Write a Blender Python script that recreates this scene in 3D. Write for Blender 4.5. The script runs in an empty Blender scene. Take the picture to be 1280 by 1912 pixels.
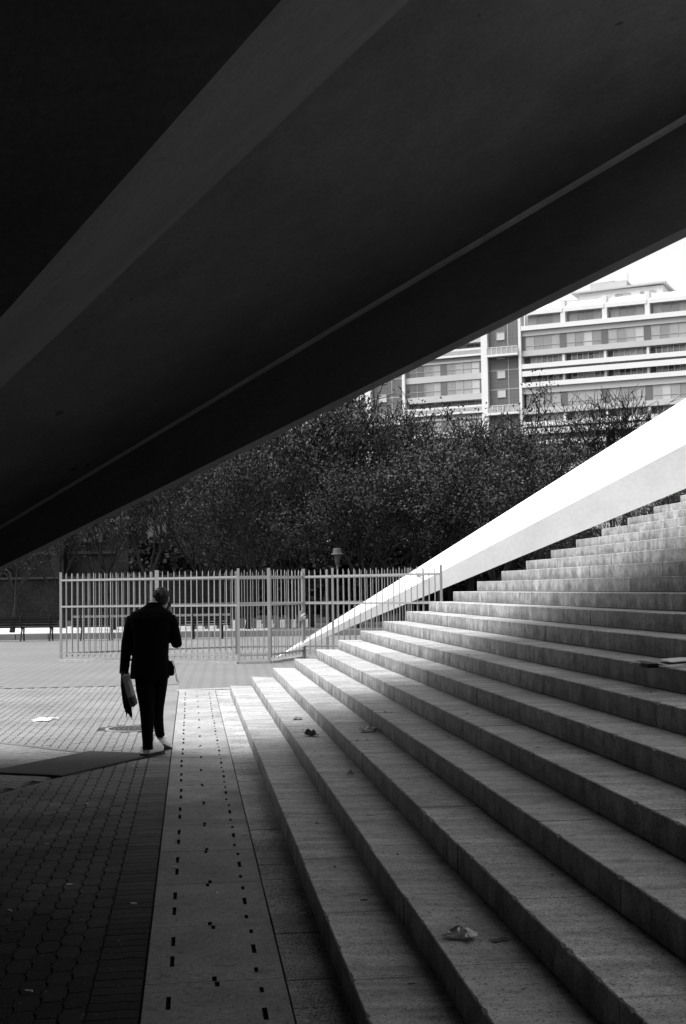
import bpy, bmesh, math, random
import numpy as np
from mathutils import Vector, Matrix
random.seed(7)
R = math.radians
PI = math.pi
SC = bpy.context.scene
COL = SC.collection

# ------------------------------------------------------------------ camera, sky, sun, exposure
F, CX, CY, H, PITCH, ROLL = 2500.0, 640.0, 956.0, 1.739, 0.0563, 0.0146
AN = 0.1138                                     # direction of the stair edges, left of straight ahead
fw = Vector((0, math.cos(PITCH), math.sin(PITCH)))
r0 = Vector((1, 0, 0)); u0 = r0.cross(fw)
rt = math.cos(ROLL) * r0 - math.sin(ROLL) * u0
up = math.sin(ROLL) * r0 + math.cos(ROLL) * u0
EYE = Vector((0, 0, H))
cd = bpy.data.cameras.new('camera'); cam = bpy.data.objects.new('camera', cd); COL.objects.link(cam)
cam.matrix_world = Matrix(((rt.x, up.x, -fw.x, 0), (rt.y, up.y, -fw.y, 0), (rt.z, up.z, -fw.z, H), (0, 0, 0, 1)))
cd.sensor_fit = 'VERTICAL'; cd.sensor_height = 36; cd.sensor_width = 24.1
cd.lens = F / 1912 * 36; cd.clip_start = 0.1; cd.clip_end = 3000
SC.camera = cam
SC.render.resolution_x, SC.render.resolution_y = 686, 1024

SUN_EL, SUN_AZ = R(60), R(-112)                 # azimuth from +Y towards +X
w = bpy.data.worlds.new('World'); SC.world = w; w.use_nodes = True
nt = w.node_tree; nt.nodes.clear()
sky = nt.nodes.new('ShaderNodeTexSky'); sky.sky_type = 'NISHITA'; sky.sun_disc = False
sky.sun_elevation = SUN_EL; sky.sun_rotation = SUN_AZ; sky.air_density = 1.0; sky.dust_density = 3.0
bw = nt.nodes.new('ShaderNodeRGBToBW'); bg = nt.nodes.new('ShaderNodeBackground'); bg.inputs[1].default_value = 0.15
wo = nt.nodes.new('ShaderNodeOutputWorld')
nt.links.new(sky.outputs[0], bw.inputs[0]); nt.links.new(bw.outputs[0], bg.inputs[0]); nt.links.new(bg.outputs[0], wo.inputs[0])
sd = bpy.data.lights.new('sun', 'SUN'); sd.energy = 1.5; sd.angle = R(60); sd.color = (1, 1, 1)
so = bpy.data.objects.new('sun', sd); COL.objects.link(so)
sdir = Vector((math.sin(SUN_AZ) * math.cos(SUN_EL), math.cos(SUN_AZ) * math.cos(SUN_EL), math.sin(SUN_EL)))
so.rotation_euler = sdir.to_track_quat('Z', 'Y').to_euler(); so.location = (0, 0, 60)
vs = SC.view_settings; vs.view_transform = 'Standard'; vs.look = 'None'; vs.gamma = 1; vs.exposure = 1.3; vs.use_curve_mapping = False

# ------------------------------------------------------------------ helpers
def ray(x, y):
    d = fw * F + rt * (x - CX) - up * (y - CY)
    return d / d.y
def atz(x, y, z=0.0):
    d = ray(x, y); return EYE + d * ((z - H) / d.z)
def atd(x, y, dist): return EYE + ray(x, y) * dist
E1 = Vector((-math.sin(AN), math.cos(AN), 0)); N1 = Vector((math.cos(AN), math.sin(AN), 0))
def ST(s, t, z=0.0): return E1 * s + N1 * t + Vector((0, 0, z))

def mat(name, val, rough=0.85, var=0.25, scale=6.0, fine=0.0, fscale=180.0, bump=0.0, bscale=60.0, rand=0.0, metal=0.0, spec=0.3, stretch=(1, 1, 1)):
    m = bpy.data.materials.new(name); m.use_nodes = True
    t = m.node_tree; p = t.nodes['Principled BSDF']
    p.inputs['Roughness'].default_value = rough; p.inputs['Metallic'].default_value = metal
    p.inputs['Specular IOR Level'].default_value = spec
    tc = t.nodes.new('ShaderNodeTexCoord'); mp = t.nodes.new('ShaderNodeMapping'); mp.inputs['Scale'].default_value = stretch
    geo = t.nodes.new('ShaderNodeNewGeometry')
    t.links.new(geo.outputs['Position'], mp.inputs['Vector'])
    def noise(s, d=6):
        n = t.nodes.new('ShaderNodeTexNoise'); n.inputs['Scale'].default_value = s; n.inputs['Detail'].default_value = d
        t.links.new(mp.outputs[0], n.inputs['Vector']); return n.outputs['Fac']
    def math_(op, a, b):
        n = t.nodes.new('ShaderNodeMath'); n.operation = op
        for i, v in enumerate((a, b)):
            if isinstance(v, (int, float)): n.inputs[i].default_value = v
            else: t.links.new(v, n.inputs[i])
        return n.outputs[0]
    v = math_('MULTIPLY_ADD', noise(scale), 3.4 * var * val)
    v.node.inputs[2].default_value = val * (1 - 1.7 * var)
    if fine:
        f = math_('MULTIPLY_ADD', noise(fscale, 3), 4 * fine); f.node.inputs[2].default_value = 1 - 2 * fine
        v = math_('MULTIPLY', v, f)
        f = math_('MULTIPLY_ADD', noise(fscale * .16, 5), 1.6 * fine); f.node.inputs[2].default_value = 1 - .8 * fine
        v = math_('MULTIPLY', v, f)
    if rand:
        oi = t.nodes.new('ShaderNodeObjectInfo')
        f = math_('MULTIPLY_ADD', oi.outputs['Random'], 2 * rand); f.node.inputs[2].default_value = 1 - rand
        v = math_('MULTIPLY', v, f)
    m['v'] = 0
    t.links.new(v, p.inputs['Base Color'])
    if bump:
        b = t.nodes.new('ShaderNodeBump'); b.inputs['Strength'].default_value = bump; b.inputs['Distance'].default_value = 0.01
        t.links.new(noise(bscale, 8), b.inputs['Height']); t.links.new(b.outputs[0], p.inputs['Normal'])
    m['mathv'] = 0
    return m
def pits(m, sc=70.0, th=0.36, k=0.35, big=9.0):
    t = m.node_tree; p = t.nodes['Principled BSDF']; v = p.inputs['Base Color'].links[0].from_socket
    geo = t.nodes.new('ShaderNodeNewGeometry')
    def nz(s_, d=2):
        n = t.nodes.new('ShaderNodeTexNoise'); n.inputs['Scale'].default_value = s_; n.inputs['Detail'].default_value = d; t.links.new(geo.outputs['Position'], n.inputs[0]); return n.outputs[0]
    a = nmath(t, 'MULTIPLY_ADD', nmath(t, 'SUBTRACT', nz(sc), th), 14.0, 0.5, clamp=True)
    b = nmath(t, 'MULTIPLY_ADD', nmath(t, 'SUBTRACT', nz(big, 5), .36), 9.0, 0.5, clamp=True)
    v = nmath(t, 'MULTIPLY', v, nmath(t, 'MULTIPLY_ADD', a, 1 - k, k))
    v = nmath(t, 'MULTIPLY', v, nmath(t, 'MULTIPLY_ADD', b, .3, .7))
    c = nmath(t, 'MULTIPLY_ADD', nmath(t, 'SUBTRACT', nz(sc * .45, 3), .66), 12.0, 0.0, clamp=True)
    v = nmath(t, 'ADD', v, nmath(t, 'MULTIPLY', c, .12))
    t.links.new(v, p.inputs['Base Color'])
def nospec(*ks):
    for k in ks: M[k].node_tree.nodes['Principled BSDF'].inputs['Specular IOR Level'].default_value = 0.06
def base_link(m):
    p = m.node_tree.nodes['Principled BSDF']; return p, p.inputs['Base Color'].links[0].from_socket
def nmath(t, op, *a, clamp=False):
    n = t.nodes.new('ShaderNodeMath'); n.operation = op; n.use_clamp = clamp
    for i, v in enumerate(a):
        if isinstance(v, (int, float)): n.inputs[i].default_value = v
        else: t.links.new(v, n.inputs[i])
    return n.outputs[0]

M = {}
M['paver'] = mat('paver', 0.16, 0.9, 0.25, 0.8, 0.35, 220, 0.4, 90, 0.18)
M['joint'] = mat('joint_sand', 0.045, 1.0, 0.4, 3)
M['plaza'] = mat('plaza_paving', 0.205, 0.9, 0.12, 0.35, 0.10, 40)
M['slab'] = mat('slab_stone', 0.30, 0.75, 0.28, 2.2, 0.35, 160, 0.3, 120, 0.10)
M['granite'] = mat('granite', 0.43, 0.7, 0.2, 1.6, 0.45, 130, 0.35, 130, 0.10)
M['sett'] = mat('sett', 0.36, 0.8, 0.3, 2.5, 0.6, 110, 0.5, 120, 0.15)
M['core'] = mat('stair_core', 0.04, 1.0)
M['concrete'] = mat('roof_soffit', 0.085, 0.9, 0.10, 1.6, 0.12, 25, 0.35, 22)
M['fascia'] = M['concrete']; M['lip'] = mat('highlight_bead', 0.14, 0.9, 0.3, 2.0, 0.1, 20)

M['white'] = mat('white_concrete', 0.76, 0.8, 0.10, 0.8, 0.05, 12, 0.15, 9)
M['brickdark'] = mat('old_brick', 0.014, 0.9, 0.4, 0.6, 0.4, 6)  # brick darkened further, standing for shade under the trees
M['steel'] = mat('galvanised_steel', 0.26, 0.55, 0.1, 3, 0.1, 60, metal=0.2)
M['steel2'] = mat('galvanised_steel_weathered', 0.18, 0.6, 0.15, 3, 0.1, 60, metal=0.2)
M['bench'] = mat('dark_bench_wood', 0.012, 0.7, 0.3, 8)
M['bark'] = mat('bark', 0.018, 0.95, 0.4, 5)
M['leaf'] = mat('leaf', 0.058, 0.7, 0.6, 0.7, 0.5, 9, rand=.35)
M['leafd'] = mat('leaf_dark', 0.035, 0.8, 0.6, 1.0, 0.5, 9, rand=.3)
M['bwhite'] = mat('facade_white', 0.62, 0.8, 0.05, 0.3)
M['bgrey'] = mat('facade_grey_panel', 0.42, 0.7, 0.06, 0.5)
M['bdark'] = mat('facade_dark_panel', 0.12, 0.7, 0.1, 0.5)
M['btile'] = mat('facade_tile', 0.10, 0.6, 0.1, 0.8)
M['bframe'] = mat('window_frame', 0.36, 0.6, 0.05, 1)
M['glass0'] = mat('pane_pale', 0.30, 0.25, 0.12, 0.4, spec=0.6)
M['glass1'] = mat('pane_mid', 0.2, 0.15, 0.2, 0.4, spec=0.6)
M['glass2'] = mat('pane_dark', 0.08, 0.12, 0.3, 0.4, spec=0.6)
M['blind'] = mat('pane_blind', 0.44, 0.4, 0.05, 0.4, spec=0.4)
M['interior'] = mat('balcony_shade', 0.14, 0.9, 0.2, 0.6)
M['cloth'] = mat('black_wool', 0.006, 1.0, 0.2, 20, spec=0.05)
M['trouser'] = mat('black_cotton', 0.005, 1.0, 0.2, 20, spec=0.05)
M['skin'] = mat('skin', 0.30, 0.6, 0.08, 20)
M['hair'] = mat('hair', 0.035, 0.8, 0.5, 90)
M['cap'] = mat('cap_cloth', 0.06, 0.9, 1.0, 18, 0.2, 200)
M['shoe'] = mat('shoe_leather', 0.82, 0.5, 0.16, 30)
M['sole'] = mat('shoe_sole', 0.03, 0.8)
M['grey'] = mat('grey_board', 0.24, 0.6, 0.1, 6)
M['greyd'] = mat('dark_board', 0.035, 0.7, 0.1, 6)
M['paper'] = mat('paper', 0.7, 0.8, 0.06, 20)
M['foil'] = mat('foil', 0.4, 0.35, 0.5, 30, metal=0.4)
M['black'] = mat('black_rubber', 0.012, 0.7)
M['iron'] = mat('cast_iron', 0.09, 0.6, 0.4, 40, metal=0.3)
M['ironrim'] = mat('manhole_rim', 0.24, 0.7, 0.2, 20)
M['gravel'] = mat('pale_path', 0.62, 0.9, 0.08, 0.8)
M['kerb'] = mat('kerb_stone', 0.15, 0.9, 0.2, 2, 0.2, 30)
M['void'] = mat('slot_darkness', 0.004, 1.0)
M['lampm'] = mat('lamp_metal', 0.06, 0.5, 0.1, 5)
M['padlock'] = mat('padlock', 0.6, 0.3, 0.1, 5)
M['leafdry'] = mat('dry_leaf', 0.06, 0.8, 0.5, 60)
M['white_paint'] = mat('white_block', 0.7, 0.8, 0.1, 3)
M['dark_paint'] = mat('dark_block', 0.10, 0.8, 0.1, 3)

nospec('brickdark', 'leaf', 'leafd', 'bark', 'bench', 'joint', 'core', 'concrete', 'paver', 'kerb', 'leafdry', 'hair', 'cap', 'sett', 'plaza')
# granite of the stairs: grime along the foot of each riser, stone slightly darker on the near side
m = M['granite']; t = m.node_tree; p, v = base_link(m)
geo = t.nodes.new('ShaderNodeNewGeometry'); sp = t.nodes.new('ShaderNodeSeparateXYZ'); t.links.new(geo.outputs['Position'], sp.inputs[0])
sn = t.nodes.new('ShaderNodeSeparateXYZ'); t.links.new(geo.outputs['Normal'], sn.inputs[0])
X, Y, Z = sp.outputs
mp = t.nodes.new('ShaderNodeMapping'); mp.inputs['Scale'].default_value = (2.2, 2.2, 0.8); t.links.new(geo.outputs['Position'], mp.inputs[0])
nz = t.nodes.new('ShaderNodeTexNoise'); nz.inputs['Scale'].default_value = 2.2; nz.inputs['Detail'].default_value = 6; t.links.new(mp.outputs[0], nz.inputs[0])
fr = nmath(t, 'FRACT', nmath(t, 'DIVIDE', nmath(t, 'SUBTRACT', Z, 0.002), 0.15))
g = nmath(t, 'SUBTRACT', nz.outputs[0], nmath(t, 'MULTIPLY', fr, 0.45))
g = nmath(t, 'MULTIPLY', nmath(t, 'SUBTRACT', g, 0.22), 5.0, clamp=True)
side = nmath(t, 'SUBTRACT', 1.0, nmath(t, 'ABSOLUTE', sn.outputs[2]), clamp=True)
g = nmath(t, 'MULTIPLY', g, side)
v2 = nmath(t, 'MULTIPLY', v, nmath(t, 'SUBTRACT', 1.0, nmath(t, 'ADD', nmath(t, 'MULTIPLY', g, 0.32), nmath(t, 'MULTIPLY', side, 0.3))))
n2 = t.nodes.new('ShaderNodeTexNoise'); n2.inputs['Scale'].default_value = 0.9; n2.inputs['Detail'].default_value = 4; t.links.new(geo.outputs['Position'], n2.inputs[0])
def darken_near(t, v, Y, nn, y0, lo, hi, k=3.0, w=3.2):
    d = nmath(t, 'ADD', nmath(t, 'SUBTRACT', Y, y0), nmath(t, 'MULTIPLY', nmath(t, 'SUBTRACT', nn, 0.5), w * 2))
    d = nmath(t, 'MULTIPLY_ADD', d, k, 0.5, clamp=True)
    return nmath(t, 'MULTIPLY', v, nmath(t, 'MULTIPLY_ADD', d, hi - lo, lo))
mp = t.nodes.new('ShaderNodeMapping'); mp.inputs['Scale'].default_value = (.9, 5, 1); mp.inputs['Rotation'].default_value = (0, 0, -AN); t.links.new(geo.outputs['Position'], mp.inputs[0])
n3 = t.nodes.new('ShaderNodeTexNoise'); n3.inputs['Scale'].default_value = 1.7; n3.inputs['Detail'].default_value = 7; n3.inputs['Roughness'].default_value = .65; t.links.new(mp.outputs[0], n3.inputs[0])
v2 = nmath(t, 'MULTIPLY', v2, nmath(t, 'MULTIPLY_ADD', nmath(t, 'SUBTRACT', n3.outputs[0], .5), 1.9, 1.03))
v3 = darken_near(t, v2, Y, n2.outputs[0], 11.2, 0.86, 0.92)
t.links.new(v3, p.inputs['Base Color'])
for nm, lo, hi, y0 in (('slab', 0.62, 1.08, 11.0), ('sett', 0.7, 1.15, 9.5), ('paver', 0.2, 1.5, 10.8)):  # near shade painted into paver colour; slab and sett darker nearby
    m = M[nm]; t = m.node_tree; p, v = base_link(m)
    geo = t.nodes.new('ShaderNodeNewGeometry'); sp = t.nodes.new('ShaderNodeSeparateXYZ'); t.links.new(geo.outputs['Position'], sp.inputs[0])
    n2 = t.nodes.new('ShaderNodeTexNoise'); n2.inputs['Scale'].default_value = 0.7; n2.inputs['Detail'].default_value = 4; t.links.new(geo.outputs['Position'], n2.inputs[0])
    t.links.new(darken_near(t, v, sp.outputs[1], n2.outputs[0], y0, lo, hi, 0.13 if nm == 'paver' else 2.0), p.inputs['Base Color'])
for k_, a_ in (('granite', (75, .37, .3)), ('slab', (60, .36, .45)), ('sett', (110, .42, .3)), ('paver', (90, .36, .5))): pits(M[k_], *a_)
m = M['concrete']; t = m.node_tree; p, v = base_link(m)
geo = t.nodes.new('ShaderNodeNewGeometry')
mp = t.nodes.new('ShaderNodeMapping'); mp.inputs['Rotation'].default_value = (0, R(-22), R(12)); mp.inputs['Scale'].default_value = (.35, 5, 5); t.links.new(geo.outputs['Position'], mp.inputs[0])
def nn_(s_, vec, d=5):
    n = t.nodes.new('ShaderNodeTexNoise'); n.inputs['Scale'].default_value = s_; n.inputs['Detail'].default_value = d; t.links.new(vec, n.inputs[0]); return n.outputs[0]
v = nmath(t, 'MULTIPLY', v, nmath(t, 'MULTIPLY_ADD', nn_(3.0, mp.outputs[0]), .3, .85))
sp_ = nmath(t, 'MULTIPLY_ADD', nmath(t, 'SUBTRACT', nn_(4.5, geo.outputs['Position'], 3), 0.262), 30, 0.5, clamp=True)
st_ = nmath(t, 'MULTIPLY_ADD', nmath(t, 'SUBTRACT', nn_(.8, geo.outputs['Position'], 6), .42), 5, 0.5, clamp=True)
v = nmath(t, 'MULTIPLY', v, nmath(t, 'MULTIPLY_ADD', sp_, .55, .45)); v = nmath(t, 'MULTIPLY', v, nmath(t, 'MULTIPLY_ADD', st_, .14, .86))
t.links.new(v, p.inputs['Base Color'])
# plaza: small setts too far away to build
m = M['plaza']; t = m.node_tree; p, v = base_link(m)
geo = t.nodes.new('ShaderNodeNewGeometry'); mp = t.nodes.new('ShaderNodeMapping'); mp.inputs['Rotation'].default_value = (0, 0, R(40)); t.links.new(geo.outputs['Position'], mp.inputs[0])
br = t.nodes.new('ShaderNodeTexBrick'); br.inputs['Scale'].default_value = 1.6; br.inputs['Mortar Size'].default_value = 0.03
br.inputs['Color1'].default_value = (1, 1, 1, 1); br.inputs['Color2'].default_value = (.93, .93, .93, 1); br.inputs['Mortar'].default_value = (.62, .62, .62, 1)
t.links.new(mp.outputs[0], br.inputs[0])
mm = t.nodes.new('ShaderNodeMixRGB'); mm.blend_type = 'MULTIPLY'; mm.inputs[0].default_value = 1; t.links.new(v, mm.inputs[1]); t.links.new(br.outputs[0], mm.inputs[2])
t.links.new(mm.outputs[0], p.inputs['Base Color'])
# old brick courses
m = M['brickdark']; t = m.node_tree; p, v = base_link(m)
tc = t.nodes.new('ShaderNodeNewGeometry'); sp = t.nodes.new('ShaderNodeSeparateXYZ'); cb = t.nodes.new('ShaderNodeCombineXYZ')
t.links.new(tc.outputs['Position'], sp.inputs[0]); t.links.new(nmath(t, 'ADD', sp.outputs[0], nmath(t, 'MULTIPLY', sp.outputs[1], .6)), cb.inputs[0]); t.links.new(sp.outputs[2], cb.inputs[1])
br = t.nodes.new('ShaderNodeTexBrick'); br.inputs['Scale'].default_value = 3.2; br.inputs['Mortar Size'].default_value = 0.03
br.inputs['Color1'].default_value = (1.2, 1.2, 1.2, 1); br.inputs['Color2'].default_value = (.6, .6, .6, 1); br.inputs['Mortar'].default_value = (2, 2, 2, 1)
t.links.new(cb.outputs[0], br.inputs[0])
mm = t.nodes.new('ShaderNodeMixRGB'); mm.blend_type = 'MULTIPLY'; mm.inputs[0].default_value = 1; t.links.new(v, mm.inputs[1]); t.links.new(br.outputs[0], mm.inputs[2])
t.links.new(mm.outputs[0], p.inputs['Base Color'])
# facade tile grid (0.6 m tiles)
m = M['btile']; t = m.node_tree; p, v = base_link(m)
tc = t.nodes.new('ShaderNodeTexCoord'); sp = t.nodes.new('ShaderNodeSeparateXYZ'); t.links.new(tc.outputs['Object'], sp.inputs[0])
a = nmath(t, 'LESS_THAN', nmath(t, 'FRACT', nmath(t, 'DIVIDE', sp.outputs[0], 0.6)), 0.1)
b = nmath(t, 'LESS_THAN', nmath(t, 'FRACT', nmath(t, 'DIVIDE', sp.outputs[2], 0.6)), 0.1)
t.links.new(nmath(t, 'MULTIPLY', v, nmath(t, 'MULTIPLY_ADD', nmath(t, 'MAXIMUM', a, b), 0.35, 1.0)), p.inputs['Base Color'])

def mesh(name, V, Fc, mt=None, smooth=False):
    me = bpy.data.meshes.new(name); me.from_pydata([tuple(v) for v in V], [], Fc)
    if mt is not None: me.materials.append(M[mt] if isinstance(mt, str) else mt)
    if smooth: me.polygons.foreach_set('use_smooth', [True] * len(me.polygons))
    me.update(); return me
def link(name, me, parent=None, loc=(0, 0, 0), rz=0.0):
    o = bpy.data.objects.new(name, me); COL.objects.link(o); o.location = loc; o.rotation_euler = (0, 0, rz)
    if parent is not None: o.parent = parent
    return o
def tag(o, label=None, cat=None, group=None, kind=None):
    if label: o['label'] = label
    if cat: o['category'] = cat
    if group: o['group'] = group
    if kind: o['kind'] = kind
    return o
def thing(name, label, cat, loc=(0, 0, 0), rz=0, group=None):
    o = link(name, None, None, loc, rz); o.empty_display_size = 0.2
    return tag(o, label, cat, group)
def copy_tree(o, parent=None):
    c = o.copy(); COL.objects.link(c)
    if parent is not None: c.parent = parent
    for ch in list(o.children): copy_tree(ch, c)
    return c
class MB:
    def __init__(s): s.V = []; s.F = []
    def add(s, V, Fc):
        b = len(s.V); s.V += [Vector(v) for v in V]; s.F += [tuple(b + i for i in f) for f in Fc]
    def box(s, lo, hi, T=None):
        x0, y0, z0 = lo; x1, y1, z1 = hi
        V = [Vector(v) for v in ((x0, y0, z0), (x1, y0, z0), (x1, y1, z0), (x0, y1, z0), (x0, y0, z1), (x1, y0, z1), (x1, y1, z1), (x0, y1, z1))]
        if T: V = [T(v) for v in V]
        s.add(V, [(3, 2, 1, 0), (4, 5, 6, 7), (0, 1, 5, 4), (1, 2, 6, 5), (2, 3, 7, 6), (3, 0, 4, 7)])
    def tube(s, pts, rad, n=6, cap=True):
        pts = [Vector(p) for p in pts]; b = len(s.V)
        rads = rad if isinstance(rad, (list, tuple)) else [rad] * len(pts)
        for i, p in enumerate(pts):
            d = (pts[min(i + 1, len(pts) - 1)] - pts[max(i - 1, 0)]).normalized()
            if i == 0:
                a = Vector((0, 0, 1)) if abs(d.z) < 0.9 else Vector((1, 0, 0)); u = d.cross(a).normalized()
            else: u = (u - d * u.dot(d)).normalized()
            v = d.cross(u)
            for k in range(n): s.V.append(p + (u * math.cos(2 * PI * k / n) + v * math.sin(2 * PI * k / n)) * rads[i])
        for i in range(len(pts) - 1):
            for k in range(n):
                k2 = (k + 1) % n
                s.F.append((b + i * n + k, b + i * n + k2, b + (i + 1) * n + k2, b + (i + 1) * n + k))
        if cap:
            s.F.append(tuple(b + k for k in reversed(range(n)))); s.F.append(tuple(b + (len(pts) - 1) * n + k for k in range(n)))
    def prism(s, A, B):
        n = len(A); s.add(list(A) + list(B), [tuple(reversed(range(n))), tuple(range(n, 2 * n))] + [(i, (i + 1) % n, n + (i + 1) % n, n + i) for i in range(n)])
    def mesh(s, name, mt, smooth=False, fix=True):
        me = mesh(name, s.V, s.F, mt, smooth)
        if fix:
            bm = bmesh.new(); bm.from_mesh(me); bmesh.ops.recalc_face_normals(bm, faces=bm.faces); bm.to_mesh(me); bm.free()
        return me
    def build(s, name, mt, parent=None, smooth=False, loc=(0, 0, 0), rz=0): return link(name, s.mesh(name, mt, smooth), parent, loc, rz)
def bevel(me, w, seg=1):
    bm = bmesh.new(); bm.from_mesh(me)
    bmesh.ops.bevel(bm, geom=list(bm.edges), offset=w, segments=seg, affect='EDGES', clamp_overlap=True); bm.to_mesh(me); bm.free(); return me

# ------------------------------------------------------------------ ground
GZ = -0.012
tag(link('ground', mesh('ground', [(-900, -300, GZ), (900, -300, GZ), (900, 1500, GZ), (-900, 1500, GZ)], [(0, 1, 2, 3)], 'joint')), kind='structure')
S_FAR = 25.0
# plaza beyond the end of the zigzag pavers
P = [ST(S_FAR + 0.02, -60), ST(S_FAR + 0.02, -.225), ST(23.45, -.225), ST(23.1, 1.2), ST(19, 11), ST(19, 60), Vector((90, 130, 0)), Vector((-90, 130, 0))]
for q in P: q.z = -0.003
o = MB(); o.add(P, [tuple(range(8))]); tag(o.build('plaza', 'plaza'), kind='structure')

def in_poly(pt, poly):
    x, y = pt; c = False
    for i in range(len(poly)):
        x1, y1 = poly[i][:2]; x2, y2 = poly[i - 1][:2]
        if (y1 > y) != (y2 > y) and x < (x2 - x1) * (y - y1) / (y2 - y1) + x1: c = not c
    return c
PATCH = [(-2.22, 14.03), (-7.2, 18.5), (-8.5, 12.0), (-3.5, 10.0)]
MHC, MHR = Vector((-2.667, 17.05, 0)), 0.40
MH2, MH2R = Vector((-6.75, 24.95, 0)), 0.40

# zigzag pavers: a stone with notched long sides, the columns run parallel to the stair
L, Wd, AMP = 0.225, 0.1035, 0.0062
def paver_outline(L, W, simple=False, g=0.0028):
    h = L / 2 - g * .8; w = W / 2 - g * 1.25
    side = [(-h, -AMP), (-L / 4 - .008, -AMP), (-L / 4 + .008, AMP), (L / 4 - .008, AMP), (L / 4 + .008, -AMP), (h, -AMP)]
    right = [(w + a, s) for s, a in side]
    left = [(-w - a, s) for s, a in reversed(side)]
    if simple: return right + left
    return right + [(W / 6, h + .004), (-W / 6, h - .004)] + left + [(-W / 6, -h - .004), (W / 6, -h + .004)]
def paver_mesh(out, inset=0.003, depth=0.013):
    n = len(out)
    top = [(x * (1 - inset / 0.05), y * (1 - inset / max(abs(q[1]) for q in out)), 0) for x, y in out]
    V = top + [(x, y, -depth) for x, y in out]
    return V, [tuple(range(n))] + [(i, n + i, n + (i + 1) % n, (i + 1) % n) for i in range(n)]
paving = tag(link('paving', None), kind='structure'); paving.name = 'paving'
slots = []
T0 = -0.449
for j in range(96):
    t = T0 - Wd / 2 - j * Wd
    for i in range(-6, int(S_FAR / L) + 3):
        s = (i + 0.5 * (j % 2) + 0.25) * L
        if s + L / 2 > S_FAR: continue
        q = ST(s, t)
        if in_poly((q.x, q.y), PATCH) or (q - MHC).length < MHR + .04: continue
        slots.append((s, t, q))
def vis(q):
    d = q - EYE; z = d.dot(fw)
    if z < 1: return False
    x = CX + F * d.dot(rt) / z; y = CY - F * d.dot(up) / z
    return -25 < x < 1300 and y < 1935
meV = [paver_mesh(paver_outline(L, Wd)) for _ in range(1)][0]
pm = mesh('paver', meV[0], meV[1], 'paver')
slots.sort(key=lambda a: (0 if vis(a[2]) else 1, a[2].y))
BORDER_N = 80
NEAR = 215
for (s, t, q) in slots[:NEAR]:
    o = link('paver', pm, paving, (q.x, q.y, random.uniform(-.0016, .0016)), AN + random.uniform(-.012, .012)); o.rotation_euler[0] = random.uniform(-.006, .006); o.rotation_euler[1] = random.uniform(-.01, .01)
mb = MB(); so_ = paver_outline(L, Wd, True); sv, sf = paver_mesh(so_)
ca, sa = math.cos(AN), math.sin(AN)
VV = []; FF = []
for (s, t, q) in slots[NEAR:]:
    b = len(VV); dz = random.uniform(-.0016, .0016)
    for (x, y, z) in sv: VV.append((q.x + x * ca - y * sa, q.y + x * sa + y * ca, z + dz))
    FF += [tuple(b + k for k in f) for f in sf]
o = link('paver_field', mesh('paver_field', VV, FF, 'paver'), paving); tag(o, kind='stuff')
# border stones laid across, next to the slotted slabs
BL, BW = 0.2275, 0.1125
def border_outline(g=0.003):
    h = BW / 2 - g; l = BL / 2 - 0.001; a = .006
    xs = [-l, -l / 2 - .02, -l / 2 + .03, 0.02, l / 2, l]; dy = [0, -a, -a, a, a, 0]
    return [(x, -h + d) for x, d in zip(xs, dy)] + [(x, h + d) for x, d in reversed(list(zip(xs, dy)))]
bo = border_outline(); bv, bf = paver_mesh(bo)
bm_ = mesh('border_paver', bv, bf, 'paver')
VV = []; FF = []; k = 0
for i in range(-8, int(S_FAR / BW) - 1):
    q = ST((i + .5) * BW, T0 + BL / 2 + .001)
    if vis(q) and k < BORDER_N:
        k += 1; link('border_paver', bm_, paving, (q.x, q.y, random.uniform(-.001, .001)), AN + random.uniform(-.008, .008))
    else:
        b = len(VV)
        for (x, y, z) in bv: VV.append((q.x + x * ca - y * sa, q.y + x * sa + y * ca, z))
        FF += [tuple(b + kk for kk in f) for f in bf]
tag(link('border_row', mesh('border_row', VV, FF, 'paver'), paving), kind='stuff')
# patch of small rectangular pavers around the mat, with thin pale edging strips
ax = Vector((.745, -.667, 0)).normalized(); ay = Vector((.667, .745, 0)).normalized(); A0 = Vector((-2.22, 14.03, 0))
mb = MB()
for i in range(-75, 30):
    for j in range(-90, 30):
        c = A0 + ax * (i * .205 + (.1 if j % 2 else 0)) + ay * (j * .103)
        if in_poly((c.x, c.y), PATCH) and all(in_poly(((c + ax * dx + ay * dy).x, (c + ax * dx + ay * dy).y), PATCH) for dx, dy in ((.11, .05), (-.11, .05), (.11, -.05), (-.11, -.05))):
            dz = random.uniform(-.0015, .0015)
            V = [c + ax * dx + ay * dy + Vector((0, 0, z + dz)) for z, k in ((-.001, .0), (-.013, .002)) for dx, dy in ((-.0985 - k, -.0475 - k), (.0985 + k, -.0475 - k), (.0985 + k, .0475 + k), (-.0985 - k, .0475 + k))]
            mb.add(V, [(0, 1, 2, 3), (0, 4, 5, 1), (1, 5, 6, 2), (2, 6, 7, 3), (3, 7, 4, 0)])
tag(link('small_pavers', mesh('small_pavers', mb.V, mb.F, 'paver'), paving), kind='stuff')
mb = MB()
for a, b in ((0, 1), (3, 0)):
    A, B = Vector((*PATCH[a], 0)), Vector((*PATCH[b], 0)); n = int((B - A).length / 0.5); d = (B - A) / n; w = Vector((-d.y, d.x, 0)).normalized() * .035
    for i in range(n):
        p, q = A + d * i + d * .01, A + d * (i + 1)
        mb.prism([p - w + Vector((0, 0, -.013)), q - w + Vector((0, 0, -.013)), q + w + Vector((0, 0, -.013)), p + w + Vector((0, 0, -.013))], [p - w + Vector((0, 0, .001)), q - w + Vector((0, 0, .001)), q + w + Vector((0, 0, .001)), p + w + Vector((0, 0, .001))])
mb.build('edging_strip', 'kerb', paving)

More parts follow.
